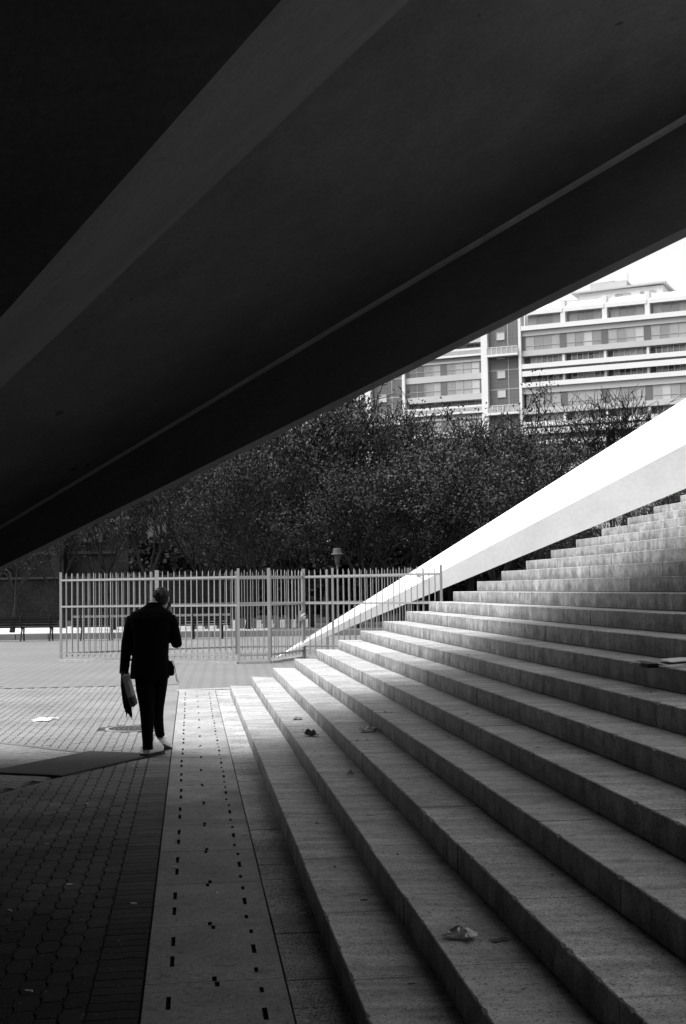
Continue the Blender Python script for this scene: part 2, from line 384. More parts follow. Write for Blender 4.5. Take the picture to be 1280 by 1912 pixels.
# slotted slabs: granite slabs one metre long with drainage slots cut through them
T1, T2, T3 = -0.216, 0.404, 0.6355
strip = tag(link('slab_path', None), kind='structure')
def slab_mesh(w, l, holes, mt, depth=0.05, jig=0.0):
    xs = sorted({0, w} | {h[0] for h in holes} | {h[1] for h in holes}); ys = sorted({0, l} | {h[2] for h in holes} | {h[3] for h in holes})
    V = []; idx = {}; Fc = []; nh = []
    def vi(x, y, z):
        k = (round(x, 5), round(y, 5), round(z, 5))
        if k not in idx: idx[k] = len(V); V.append((x, y, z))
        return idx[k]
    for i in range(len(xs) - 1):
        for j in range(len(ys) - 1):
            cx_, cy_ = (xs[i] + xs[i + 1]) / 2, (ys[j] + ys[j + 1]) / 2
            if any(h[0] < cx_ < h[1] and h[2] < cy_ < h[3] for h in holes): continue
            Fc.append((vi(xs[i], ys[j], 0), vi(xs[i + 1], ys[j], 0), vi(xs[i + 1], ys[j + 1], 0), vi(xs[i], ys[j + 1], 0)))
    for h in holes:
        c = [(h[0], h[2]), (h[1], h[2]), (h[1], h[3]), (h[0], h[3])]
        for a in range(4):
            p, q = c[a], c[(a + 1) % 4]; nh.append(len(Fc)); Fc.append((vi(*p, -.0015), vi(*q, -.0015), vi(*q, -depth), vi(*p, -depth))); Fc.append((vi(*p, 0), vi(*q, 0), vi(*q, -.0015), vi(*p, -.0015)))
    c = [(0, 0), (w, 0), (w, l), (0, l)]
    for a in range(4):
        p, q = c[a], c[(a + 1) % 4]
        Fc.append((vi(*q, 0), vi(*p, 0), vi(*p, -depth), vi(*q, -depth)))
    me = mesh('slab', V, Fc, mt); me.materials.append(M['void'])  # slot walls coloured near-black for the darkness inside
    for i in nh: me.polygons[i].material_index = 1
    return me
ZS = 0.008
def slab_holes(j):
    m_ = random.uniform(-.006, .006); hs = []
    for c in (.345 + random.uniform(-.012, .012), .715 + random.uniform(-.012, .012)): hs.append((.102 + m_, .122 + m_, c - .09, c + .09))
    mc = .295 + random.uniform(-.012, .012); hs.append((mc, mc + .020, 0, .075)); hs = hs[:]
    mc2 = .295 + random.uniform(-.012, .012); hs.append((mc2, mc2 + .020, .915, .988))
    rx = .49 + random.uniform(-.004, .004)
    hs += [(rx - .004, rx + .014, .11, .19), (rx, rx + .021, .43, .59), (rx + .004, rx + .022, .80, .88)]
    return hs
# the drain below: its darkness painted as a near-black sheet just under the slabs
mbv = MB(); mbv.add([ST(-3, T1 + .01, GZ + .003), ST(-3, T2 - .01, GZ + .003), ST(23.2, T2 - .01, GZ + .003), ST(23.2, T1 + .01, GZ + .003)], [(0, 1, 2, 3)]); mbv.build('drain_dark_sheet', 'void', strip)
for j in range(-3, 23):
    hs = slab_holes(j)
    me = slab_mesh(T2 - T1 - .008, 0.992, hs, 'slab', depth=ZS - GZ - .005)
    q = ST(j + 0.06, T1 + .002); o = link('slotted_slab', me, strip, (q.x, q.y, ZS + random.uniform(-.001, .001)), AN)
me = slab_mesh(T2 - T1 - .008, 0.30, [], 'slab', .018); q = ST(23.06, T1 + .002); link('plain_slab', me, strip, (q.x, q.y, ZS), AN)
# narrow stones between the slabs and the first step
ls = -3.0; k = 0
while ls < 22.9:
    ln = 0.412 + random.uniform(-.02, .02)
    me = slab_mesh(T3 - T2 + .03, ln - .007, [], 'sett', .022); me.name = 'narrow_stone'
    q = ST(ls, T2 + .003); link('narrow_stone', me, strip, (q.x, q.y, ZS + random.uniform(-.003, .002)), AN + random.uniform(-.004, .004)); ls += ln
me = slab_mesh(1.15, .28, [], 'slab', .02); q = ST(23.38, T1); link('end_slab', me, strip, (q.x, q.y, ZS - .001), AN + .2)

# ------------------------------------------------------------------ staircase
NST, RISE, TR = 27, 0.15, 0.3397
S0, SK = 22.476, -0.1855
stairs = thing('staircase', 'wide grey granite staircase climbing to the right under the dark concrete roof', 'stairs')
def tk(k): return T3 + (k - 1) * TR
def s_end(t): return S0 + SK + (t - T3) * SK / TR
for k in range(1, NST + 1):
    # dark bedding under and behind the stones of this step
    core = MB(); a, b = tk(k) + .03, tk(k + 1) + .03; z = RISE * k - .012
    core.prism([ST(-4, a, GZ), ST(-4, b, GZ), ST(s_end(b) - .03, b, GZ), ST(s_end(a) - .03, a, GZ)], [ST(-4, a, z), ST(-4, b, z), ST(s_end(b) - .03, b, z), ST(s_end(a) - .03, a, z)])
    step = core.build('step', 'core', stairs)
    hi = s_end(tk(k)); phase = random.uniform(.5, 1.3); s1 = hi; first = True; cut = max(2.4, tk(k) / .37 - 1.2); last = False
    while s1 > -4:
        ln = phase if first else 1.22 + random.uniform(-.14, .14); first_ = first; first = False
        s0 = s1 - ln
        if s1 < cut: s0 = -4.01; last = True; ln = s1 - s0
        if s0 < -4: s0 = -4.01
        a, b = tk(k), tk(k + 1) + .022
        sa1, sb1 = (s1, s1) if not first_ else (s_end(a), s_end(b))
        g = .0035
        z0, z1 = RISE * (k - 1) + .006, RISE * k
        # nose edge split finely so that it can be slightly chipped
        near = (s1 + s0) / 2 < 13 and not last; n = max(2, int(ln / (.035 if near else .3)))
        V = []; Fc = []
        off = random.uniform(-.0025, .0025); zo = random.uniform(-.0012, .0012)
        for i in range(n + 1):
            f = i / n; s = s0 + g + (sa1 - g - s0 - g) * f
            c = abs(random.gauss(0, .0012)) if near else .001
            if near and random.random() < .11: c += random.uniform(.003, .012)
            if near and i in (0, n) and random.random() < .6: c += .005
            V += [ST(s, a + off, z0), ST(s, a + off, z1 + zo - .004 - c), ST(s, a + off + .004 + c, z1 + zo)]
        for i in range(n):
            j = 3 * i; Fc += [(j, j + 3, j + 4, j + 1), (j + 1, j + 4, j + 5, j + 2)]
        m_ = len(V); V += [ST(s0 + g, b, z1 + zo), ST(sb1 - g, b, z1 + zo), ST(s0 + g, b, z0), ST(sb1 - g, b, z0)]
        Fc.append(tuple([m_] + [3 * i + 2 for i in range(n + 1)] + [m_ + 1]))
        Fc.append((0, 1, 2, m_, m_ + 2)); Fc.append((3 * n + 2, 3 * n + 1, 3 * n, m_ + 3, m_ + 1)); Fc.append((m_, m_ + 1, m_ + 3, m_ + 2))
        me = mesh('stone', V, Fc, 'granite')
        bm = bmesh.new(); bm.from_mesh(me); bmesh.ops.recalc_face_normals(bm, faces=bm.faces); bm.to_mesh(me); bm.free()
        o = link('outer_stone' if last else 'step_stone', me, step)
        if last: tag(o, kind='stuff')
        s1 = s0
        if s0 <= -4: break
# podium at the head of the stairs and an added, unseen wall blocking light from behind
ZT = RISE * NST
pod = thing('pavilion', 'podium at the head of the stairs, with an added unseen wall blocking light behind the viewer', 'building')
mb = MB(); a, b = tk(NST + 1) + .03, tk(NST + 1) + 14
mb.prism([ST(-14, a, GZ), ST(-14, b, GZ), ST(8, b, GZ), ST(s_end(a), a, GZ)], [ST(-14, a, ZT), ST(-14, b, ZT), ST(8, b, ZT), ST(s_end(a), a, ZT)]); mb.build('podium', 'sett', pod)
mb = MB(); mb.box((-6.5, -10.4, GZ), (a - .01, -10, 9), lambda v: ST(v.y, v.x, v.z)); mb.build('light_block_wall', 'bdark', pod)

# ------------------------------------------------------------------ near roof wing (folded concrete plates that meet in a tip on the ground)
TIP = Vector((-7.91, 14.49, 0.0))
def fold(px, d, ext=1.18):  # unseen end of the roof cut short to let light onto the steps
    q = atd(px[0], px[1], d) if len(px) == 2 else Vector(px); return TIP + (q - TIP) * ext
E_out = fold((1280, 443), 12.0); E_in = fold((1280, 425), 11.66); CR = fold((1280, 222), 12.9)
TOPO = fold((1280, 443), 12.0) + Vector((0.1, 2.4, 2.1)); B_ = fold((765, 0), 8.9); A_ = fold((525, 0), 4.9)
G_ = TIP + (Vector((1.2, -2.6, 6.5)) - TIP) * 1.6; K_ = Vector((-6.8, -10.0, 0))
roof = thing('concrete_roof', 'huge dark folded concrete roof wing overhead, descending to the left across the picture', 'roof')
def plate(name, P, Q, th, mt, n=24, m_=10, sag=0.0, jitter=0.0):
    # tapered plate between two rays from TIP, built as a grid so that it can be slightly uneven
    nn = (P - TIP).cross(Q - TIP).normalized()
    if nn.z < 0: nn = -nn
    V = []; Fc = []
    for i in range(n + 1):
        f = 0.001 + (i / n) * .999
        for j in range(m_ + 1):
            g = j / m_; q = TIP + ((P - TIP) * (1 - g) + (Q - TIP) * g) * f
            V.append(q - nn * (sag * math.sin(PI * g) * f))
    W_ = m_ + 1
    for i in range(n):
        for j in range(m_): Fc.append((i * W_ + j, i * W_ + j + 1, (i + 1) * W_ + j + 1, (i + 1) * W_ + j))
    b = len(V); V += [v + nn * th for v in V]
    Fc += [tuple(b + k for k in reversed(f)) for f in Fc]
    edge = [i * W_ for i in range(n + 1)] + [n * W_ + j for j in range(1, W_)] + [i * W_ + m_ for i in range(n - 1, -1, -1)] + [j for j in range(m_ - 1, 0, -1)]
    for a, c in zip(edge, edge[1:] + edge[:1]): Fc.append((a, c, b + c, b + a))
    me = mesh(name, V, Fc, mt, True)
    bm = bmesh.new(); bm.from_mesh(me); bmesh.ops.recalc_face_normals(bm, faces=bm.faces); bm.to_mesh(me); bm.free()
    o = link(name, me, roof); return o
def sharp(o, ang=35):
    me = o.data
    bm = bmesh.new(); bm.from_mesh(me)
    for e in bm.edges:
        if len(e.link_faces) == 2 and e.calc_face_angle(0) > R(ang): e.smooth = False
    bm.to_mesh(me); bm.free()
    return o
# edge beam: solid tapered prism
mb = MB()
tips = [TIP + (q - TIP) * .002 for q in (E_out, E_in, CR, TOPO)]
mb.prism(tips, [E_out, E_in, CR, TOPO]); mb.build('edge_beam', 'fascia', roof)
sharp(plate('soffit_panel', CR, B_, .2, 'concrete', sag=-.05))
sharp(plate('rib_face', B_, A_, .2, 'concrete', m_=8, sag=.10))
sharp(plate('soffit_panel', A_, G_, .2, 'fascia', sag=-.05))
sharp(plate('side_light_block', G_, K_, .2, 'fascia'))  # added plate outside the view, closing the left side against light
# rounded bead along the inner crease, paler to paint in a highlight
mb = MB(); d = CR - TIP; off = Vector((0, -.02, .03))
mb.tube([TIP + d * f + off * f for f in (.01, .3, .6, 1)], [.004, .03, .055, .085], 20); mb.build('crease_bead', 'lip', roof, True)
# added, unseen plate keeping light out at the rear of the wing
mb = MB(); mb.add([G_, G_ + Vector((4, -10, 0)), K_ + Vector((2, -6, 0)), K_], [(0, 1, 2, 3)]); mb.build('rear_light_block', 'fascia', roof)

# ------------------------------------------------------------------ far white wing
TP2 = Vector((-1.76, 33.6, 0))
ww = thing('white_roof_wing', 'bright white concrete roof wing rising from the fence to the right', 'roof')
def pt2(x, y, d, ext=1.5): return TP2 + (atd(x, y, d) - TP2) * ext
b0 = pt2(1280, 912, 31.9); c0 = pt2(1280, 829, 31.7); r0_ = pt2(1280, 750, 33.3); k0 = b0 + Vector((.3, 1.6, 1.0)); k1 = r0_ + Vector((.2, 2.5, 0.2))
tips = [TP2 + (q - TP2) * .002 for q in (b0, c0, r0_, k1, k0)]
mb = MB(); mb.prism(tips, [b0, c0, r0_, k1, k0]); me = mb.mesh('wing_beam', 'white'); link('wing_beam', me, ww)

# ------------------------------------------------------------------ fence round the foot of the white wing
FH = 2.16
def XY(x, y): return Vector((x, y, 0))
fA, fB, fC, fD, fE, fF = XY(-7.12, 33.7), XY(-2.47, 31.3), XY(-1.77, 31.46), XY(-1.02, 33.6), XY(-.28, 32.6), XY(2.2, 30.4)
fG, fH2, fI, fJ = XY(-5.05, 35.1), XY(-2.9, 36.0), XY(-.46, 35.6), XY(1.66, 34.6)
fM = fA.lerp(fB, .56)
fence = thing('metal_fence', 'galvanised steel bar fence enclosing the foot of the white wing', 'fence')
bar_m = MB(); bar_m.box((-.0085, -.0085, .1), (.0085, .0085, FH - .02)); bar_m.add([(-.0095, -.0095, FH - .02), (.0095, -.0095, FH - .02), (.0095, .0095, FH - .02), (-.0095, .0095, FH - .02), (0, 0, FH + .045)], [(0, 1, 4), (1, 2, 4), (2, 3, 4), (3, 0, 4)])
BAR = bar_m.mesh('bar', 'steel'); BAR2 = bar_m.mesh('bar', 'steel2')
def post(q, w=.04, h=FH + .06, mt='steel', parent=None):
    mb = MB(); mb.box((-w, -w, GZ), (w, w, h)); return mb.build('post', mt, parent or fence, False, q)
def run(a, b, bar, mt, parent, sp=.128, bars=True):
    d = b - a; n = max(2, round(abs(b.x / b.y - a.x / a.y) * 2500 / 10.8)); ang = math.atan2(d.y, d.x)
    for i in range(1, n):
        link('bar', bar, parent, a + d * (i / n) + Vector((random.uniform(-.003, .003), 0, random.uniform(-.006, .006))), ang)
    for z, h in ((.19, .02), (1.36, .022), (2.02, .024)):
        mb = MB(); mb.box((0.02, -.026, z - h), (d.length - .02, .026, z + h)); mb.build('rail', mt, parent, False, a, ang)
for a, b in ((fA, fM), (fM, fB), (fB, fC), (fD, fE), (fE, fF)): run(a, b, BAR, 'steel', fence)
for a, b in ((fA, fG), (fG, fH2), (fH2, fI), (fI, fJ), (fJ, fF)): run(a, b, BAR2, 'steel2', fence)
for q in (fA, fB, fE, fF): post(q, .028)
post(fM, .045); post(fC, .036); post(fD, .042)
for q in (fG, fH2, fI, fJ): post(q, .035, mt='steel2')
mb = MB()
for a, b in ((fA, fM), (fM, fB), (fB, fC), (fC, fD), (fD, fE), (fE, fF)):
    d = b - a; n = Vector((-d.y, d.x, 0)).normalized() * .09
    mb.prism([a - n + Vector((0, 0, GZ)), b - n + Vector((0, 0, GZ)), b + n + Vector((0, 0, GZ)), a + n + Vector((0, 0, GZ))], [a - n + Vector((0, 0, .05)), b - n + Vector((0, 0, .05)), b + n + Vector((0, 0, .05)), a + n + Vector((0, 0, .05))])
mb.build('base_kerb', 'slab', fence)
gate = thing('metal_gate', 'narrow steel bar gate in the fence with a padlock at its right edge', 'gate', fC)
gd = fD - fC; ga = math.atan2(gd.y, gd.x); gl = gd.length
n = 9
gate.rotation_euler = (0, 0, ga)
for i in range(1, n): link('bar', BAR, gate, (.09 + (gl - .18) * i / n, 0, 0))
for z in (.19, 1.36, 2.02): mb = MB(); mb.box((.09, -.02, z - .022), (gl - .09, .02, z + .022)); mb.build('rail', 'steel', gate)
for x in (.09, gl - .1): mb = MB(); mb.box((x - .022, -.022, .12), (x + .022, .022, FH)); mb.build('stile', 'steel', gate)
mb = MB(); mb.box((gl - .19, -.05, .93), (gl - .06, .05, 1.17)); mb.build('lock_box', 'steel2', gate)
mb = MB(); mb.tube([(gl - .12, -.07, 1.10), (gl - .30, -.09, 1.07), (gl - .42, -.09, 1.04)], .022, 6); mb.tube([(gl - .12, -.07, 1.02), (gl - .26, -.10, 1.0)], .03, 6); mb.build('handle', 'padlock', gate)

# ------------------------------------------------------------------ far plaza edge: kerb wall, pale path, benches, blocks, lamp
def strip_box(name, x0, x1, y0, y1, z0, z1, mt, **kw):
    mb = MB(); mb.box((x0, y0, z0), (x1, y1, z1)); return mb.build(name, mt, kw.get('parent'))
kw_ = thing('kerb_wall', 'low grey stone kerb wall running behind the dark benches', 'wall')
xx = -24.0
while xx < 3:
    mb = MB(); dz = random.uniform(-.008, .008); mb.box((xx, 49.0, -.01), (xx + 1.18, 49.4, .22 + dz)); me = mb.mesh('kerb_stone', 'kerb'); bevel(me, .015); link('kerb_stone', me, kw_); xx += 1.2
tag(link('path', mesh('path', [(-40, 53.5, .004), (-3.2, 53.5, .004), (-3.2, 66.5, .004), (-40, 66.5, .004)], [(0, 1, 2, 3)], 'gravel')), kind='structure')
tag(link('planted_bed', mesh('planted_bed', [(-40, 66.5, .008), (60, 66.5, .008), (60, 130, .008), (-40, 130, .008)], [(0, 1, 2, 3)], 'joint')), kind='structure')

M['lit_slat'] = mat('lit_slat_wood', 0.16, 0.8, 0.3, 6)  # paler top slat: light on the back rail put into its colour
def bench(pale=False):
    r = thing('park_bench', '', 'bench')
    W2 = 1.28
    for i in range(4):
        z = .44; mb = MB(); mb.box((-W2, -.02 + i * .11, z), (W2, .07 + i * .11, z + .035)); mb.build('seat_slat', 'bench', r)
    for i, (z, y) in enumerate(((.50, -.075), (.585, -.10), (.67, -.125), (.755, -.15))):
        mb = MB(); mb.box((-W2, y - .014, z), (W2, y + .014, z + .076)); mb.build('backrest_slat', 'lit_slat' if i == 3 and pale else 'bench', r)
    for x in (-.98, 0, .98):
        mb = MB(); mb.tube([(x, .40, 0), (x, .34, .25), (x, .38, .44)], .028, 6); mb.tube([(x, -.17, 0), (x, -.06, .22), (x, .1, .43)], .028, 6)
        mb.tube([(x, -.02, .42), (x, -.09, .5), (x, -.18, .84)], .026, 6); mb.tube([(x, -.08, .43), (x, .4, .43)], .024, 6); mb.build('leg_frame', 'black', r)
    return r
b1 = bench(); b2 = bench(True); spots = [(-11.45, 47.6, .012, 'dark slatted bench left of the fence with its back turned'),
                      (-8.25, 47.3, 0.0, 'dark slatted bench behind the left half of the fence'),
                      (-5.35, 47.3, .0, 'dark slatted bench behind the fence, to the right of the walking man')]
for i, (x, y, a, lab) in enumerate(spots):
    o = (b1, b2)[i] if i < 2 else copy_tree(b2); o.location = (x, y, 0); o.rotation_euler = (0, 0, a); o.scale = (1.04, 1, 1.07); o['label'] = lab; o['group'] = 'benches along the far side of the plaza'
bar = thing('striped_barrier', 'low row of alternating pale and dark blocks behind the gate', 'barrier')
x = -7.0; i = 0
while x < -1.6:
    w_ = .235; mb = MB(); mb.box((x, 59.2, 0), (x + w_ - .012, 59.45, .36)); me = mb.mesh('block', 'white_paint' if i % 2 == 0 else 'dark_paint'); bevel(me, .012); link('block', me, bar); x += w_ * (1.3 if i % 2 == 0 else .9); i += 1

lamp = thing('street_lamp', 'old lantern street lamp standing behind the fence', 'lamp', (-.24 + .0, 50, 0))
mb = MB(); mb.tube([(0, 0, 0), (0, 0, .5), (0, 0, .55), (0, 0, 2.55)], [.09, .08, .05, .04], 10); mb.build('pole', 'lampm', lamp)
mb = MB(); mb.tube([(0, 0, 2.55), (0, 0, 2.68), (0, 0, 2.74), (0, 0, 2.95)], [.04, .09, .10, .135], 10); mb.build('lantern', 'greyd', lamp)
mb = MB(); mb.tube([(0, 0, 2.97), (0, 0, 3.0), (0, 0, 3.03), (0, 0, 3.18), (0, 0, 3.2)], [.235, .23, .17, .15, .12], 16); mb.build('hood', 'lampm', lamp)

# ------------------------------------------------------------------ trees
def grow(rng, height, spread, leafy, bare=False, fork=.24, rmin=.012, maxlev=5):
    """returns (wood verts/faces) and leaf verts/faces"""
    wood = MB(); LV = []; LF = []
    def leaf(c, s):
        a = Vector((rng.gauss(0, 1), rng.gauss(0, 1), rng.gauss(0, 1))).normalized(); b = a.orthogonal().normalized()
        b = (Matrix.Rotation(rng.uniform(0, 6.28), 3, a) @ b); c2 = a.cross(b)
        k = len(LV); LV.extend([c - b * s, c + c2 * s * .55, c + b * s, c - c2 * s * .55]); LF.append((k, k + 1, k + 2, k + 3))
    def seg(p, d, ln, r, lev, dens=1.0):
        if lev == 3: dens = rng.choice((.1, .6, 1.1, 1.7))
        n = 3 if lev < 3 else 2; pts = [p]; rad = [r]; q = p.copy(); dd = d.copy()
        for i in range(n):
            dd = (dd + Vector((rng.gauss(0, .13), rng.gauss(0, .13), rng.gauss(0, .08) + .05))).normalized()
            q = q + dd * (ln / n); pts.append(q.copy()); rad.append(r * (1 - .42 * (i + 1) / n))
        wood.tube(pts, rad, 7 if lev == 0 else 5 if lev < 2 else 3, cap=False)
        if leafy and lev >= 3:
            for pp in pts[1:]:
                for _ in range(int(leafy * dens + rng.random())): leaf(pp + Vector((rng.gauss(0, .20), rng.gauss(0, .20), rng.gauss(0, .20))), rng.uniform(.04, .085))
        if lev >= maxlev: return
        kids = (5 if lev == 0 else 4 if lev < 3 else 3)
        for k in range(kids):
            f = rng.uniform(.45, 1) if k else 1.0
            base = pts[0].lerp(pts[-1], f) if lev else pts[-1]
            idx = min(len(pts) - 1, int(f * (len(pts) - 1) + .5)); base = pts[idx] if lev else pts[-1]
            ang = rng.uniform(.35, .85) if lev else rng.uniform(.35, .8)
            ax_ = Vector((rng.gauss(0, 1), rng.gauss(0, 1), rng.gauss(0, 1))).normalized().cross(dd)
            if lev == 0:
                az = 2 * PI * k / kids + rng.uniform(-.4, .4); nd = Vector((math.cos(az) * math.sin(ang) * spread, math.sin(az) * math.sin(ang) * spread, math.cos(ang))).normalized()
            else: nd = (Matrix.Rotation(ang, 3, ax_.normalized()) @ dd); nd.z += .10; nd.normalize()
            if nd.z < -.1: nd.z *= -.5
            seg(base, nd, ln * rng.uniform(.62, .85) if lev else height * .27, max(rmin, rad[idx] * .62), lev + 1, dens)
    seg(Vector((0, 0, 0)), Vector((rng.gauss(0, .04), rng.gauss(0, .04), 1)).normalized(), height * fork, height * .017, 0)
    return wood, LV, LF
protos = []
for s in range(4):
    rng = random.Random(100 + s); wd, LV, LF = grow(rng, 9.0, 1.15, 3.7, rmin=.019)
    protos.append((wd.mesh('trunk', 'bark', fix=False), mesh('crown', LV, LF, 'leaf'), mesh('crown', LV, LF, 'leafd')))  # second crown copy darker: shaded depth of the back row put into colour
    top = max(v.z for v in LV); rad_ = max(math.hypot(v.x, v.y) for v in LV); print('tree', s, len(wd.F), len(LF), round(top, 2), round(rad_, 2))
def tree(px, dist, htop, k, label, group='trees beyond the plaza', leaf='leaf', name='autumn_tree', rz=None, fat=1.0):
    q = atz(px, 1240) ; x = ray(px, 1090).x * dist
    o = thing(name, label, 'tree', (x, dist, 0), random.uniform(0, 6.28) if rz is None else rz, group)
    top = max(v.co.z for v in protos[k][1].vertices); sc = htop / top; o.scale = (sc * fat, sc * fat, sc)
    link('trunk', protos[k][0], o); c = link('crown', protos[k][2 if leaf == 'leafd' else 1], o)
    return o
TREES = [
 (22, 58, 8.0, 0, 'forked leafy tree behind the left dark bench'),
 (120, 64, 8.5, 1, 'leafy tree above the left end of the fence'),
 (212, 60, 9.2, 2, 'dark leafy tree rising behind the walking man, left of him'),
 (292, 57, 8.6, 3, 'forked dark tree directly behind the man in black'),
 (385, 63, 10.4, 0, 'leafy tree between the walking man and the church corner'),
 (462, 58, 9.6, 1, 'leafy tree whose slanting trunk stands behind the gate'),
 (545, 66, 12.0, 2, 'tall leafy tree in front of the church corner, under the roof edge'),
 (622, 62, 12.0, 3, 'leafy tree directly behind the street lamp'),
 (705, 68, 13.0, 0, 'tall leafy tree right of the street lamp, in front of the tower block'),
 (790, 62, 11.3, 1, 'broad leafy tree in front of the left tiled stair tower'),
 (872, 66, 12.3, 2, 'broad leafy tree just left of the right tiled stair tower'),
 (950, 60, 9.6, 3, 'leafy tree at the right edge of the grove, half behind the white wing'),
 (1010, 72, 7.6, 0, 'thin topped leafy tree beside the bare tree'),
 (1085, 78, 5.8, 1, 'low leafy tree behind the white wing at the right'),
 (1180, 64, 6.6, 2, 'low leafy tree glimpsed in the gap under the white wing'),
 (1265, 66, 7.0, 3, 'leafy tree glimpsed under the white wing at the right edge'),
 (1350, 66, 7.0, 0, 'leafy tree behind the white wing just outside the right edge'),
]
for px, d, h, k, lab in TREES: tree(px, d, h, k, lab)
BACKL = ['tree in the back row against the church corner, behind the slanting trunk', 'back row tree just right of the church corner', 'back row tree seen left of the street lamp', 'back row tree seen right of the street lamp', 'back row tree below the left tiled stair tower', 'back row tree below the right tiled stair tower', 'back row tree near the right end of the grove', 'back row tree just left of the bare tree', 'low near tree left of the street lamp, its crown just over the gate', 'low near tree above the middle of the right fence section', 'low near tree whose crown touches the white wing from behind', 'rightmost low near tree, mostly hidden by the white wing', 'low near tree just right of the street lamp']
for i, (px, d, h) in enumerate(((440, 78, 8), (520, 82, 9), (600, 80, 9.5), (680, 84, 10), (760, 80, 9.5), (840, 84, 10.5), (920, 80, 8.6), (990, 84, 7), (580, 60, 8.2), (745, 57, 8.6), (830, 56, 8.4), (905, 55, 8.0), (670, 57, 8.0))):
    tree(px, d, h, (i * 3 + 1) % 4, BACKL[i], 'trees beyond the plaza', 'leafd' if d > 70 else 'leaf', fat=1.15)
rng = random.Random(21); wd, _, _ = grow(rng, 12.5, .55, 0, fork=.3, rmin=.022, maxlev=6)
bt = thing('bare_tree', 'leafless tree with fine dark twigs against the pale apartment block', 'tree', (ray(1140, 1090).x * 76, 76, 0))
tmx = max(v.z for v in wd.V); bt.scale = (13.3 / tmx * 1.0,) * 3
link('trunk', wd.mesh('trunk', 'bark', fix=False), bt)
# hedge mass behind the trunks
rng = random.Random(5); LV = []; LF = []
for i in range(26000):
    x = rng.uniform(-14, 26); z = min(rng.uniform(0, 5.6), 4.9 + .5 * math.sin(x)); c = Vector((x, 88 + rng.gauss(0, .8), z + .1)); a = Vector((rng.gauss(0, 1), rng.gauss(0, 1), rng.gauss(0, 1))).normalized(); b = a.orthogonal() * .13; c2 = a.cross(b)
    k = len(LV); LV += [c - b, c + c2, c + b, c - c2]; LF.append((k, k + 1, k + 2, k + 3))
hg = thing('hedge', 'dark hedge at the foot of the grove behind the striped barrier', 'hedge')
tag(link('foliage', mesh('foliage', LV, LF, 'leafd'), hg), kind='stuff')
mb = MB(); mb.box((-14, 88.4, 0), (26, 89.4, 4.7)); mb.build('inner_branches', 'core', hg)

# ------------------------------------------------------------------ brick church at the left
ch = thing('brick_church', 'dark old brick church with buttresses behind the trees at the left', 'church')
CXR = ray(484, 1000).x * 96
cw = MB(); cw.box((-40, 96, 0), (CXR, 110, 26)); 
wall = cw.build('wall', 'brickdark', ch)
for i in range(8):
    x = CXR - .9 - i * 4.6
    mb = MB(); mb.prism([(x, 94.6, 0), (x + .9, 94.6, 0), (x + .9, 96, 0), (x, 96, 0)], [(x, 95.3, 17), (x + .9, 95.3, 17), (x + .9, 96, 17.6), (x, 96, 17.6)]); mb.build('buttress', 'brickdark', ch)
    xc = x - 1.85
    if i < 7:
        out = [(xc - .75, 5.2), (xc + .75, 5.2), (xc + .75, 12.5), (xc + .5, 13.6), (xc, 14.3), (xc - .5, 13.6), (xc - .75, 12.5)]
        mb = MB(); mb.prism([(a, 95.93, b) for a, b in out], [(a, 95.99, b) for a, b in out]); wn = mb.build('window', 'glass2', ch)
        mb = MB()
        for (a, b), (c, d) in zip(out, out[1:] + out[:1]): mb.tube([(a, 95.9, b), (c, 95.9, d)], .09, 4)
        mb.tube([(xc, 95.9, 5.2), (xc, 95.9, 14.2)], .05, 4)
        for z in (7, 8.8, 10.6, 12.4): mb.tube([(xc - .75, 95.9, z), (xc + .75, 95.9, z)], .03, 4)
        mb.build('frame', 'brickdark', wn)
mb = MB(); mb.box((-40, 95.85, 4.4), (CXR, 96, 4.6)); mb.build('string_course', 'core', ch)
lw = thing('brick_wall', 'low old brick wall with dark coping in front of the church', 'wall')
for i in range(12):
    x = -40 + i * 2.9
    mb = MB(); mb.box((x, 80, 0), (x + 2.88, 80.35, 2.5)); mb.build('wall_section', 'brickdark', lw)
    mb = MB(); mb.box((x - .02, 79.9, 2.5), (x + 2.9, 80.45, 2.62)); mb.build('coping', 'core', lw)

# ------------------------------------------------------------------ apartment block
TH = R(24); apt = thing('apartment_block', 'long pale apartment block with white balcony bands beyond the trees', 'building', (26.061, 199.0, 0), -TH)
# local: x along facade (right), y away, z up.  facade plane y=0
def abox(name, mt, u0, u1, z0, z1, y0=0.0, y1=.4, parent=None):
    mb = MB(); mb.box((u0, y0, z0), (u1, y1, z1)); return mb.build(name, mt, parent or apt)
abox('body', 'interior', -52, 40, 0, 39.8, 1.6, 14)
WIN = {}
def window(u0, u1, z0, z1, panes, kinds, sill=.0, y=.0, split=.68, parent=None):
    fr = MB(); t_ = .06
    fr.box((u0, y, z0), (u1, y + .06, z0 + t_)); fr.box((u0, y, z1 - t_), (u1, y + .06, z1))
    w_ = (u1 - u0) / panes
    for i in range(panes + 1): x = u0 + i * w_; fr.box((max(u0, x - t_ / 2) , y + .002, z0 + t_), (min(u1, x + t_ / 2), y + .058, z1 - t_))
    if split: fr.box((u0 + .01, y + .005, z0 + (z1 - z0) * (1 - split) - t_ / 2), (u1 - .01, y + .055, z0 + (z1 - z0) * (1 - split) + t_ / 2))
    f = fr.build('window', 'bframe', apt)
    for i in range(panes):
        mb = MB(); x = u0 + i * w_; k = kinds[i % len(kinds)] if isinstance(kinds, (list, tuple)) else random.choice(kinds)
        mb.box((x + .02, y + .08, z0 + .02), (x + w_ - .02, y + .1, z1 - .02)); mb.build('pane', k, f)
rg = random.Random(3)
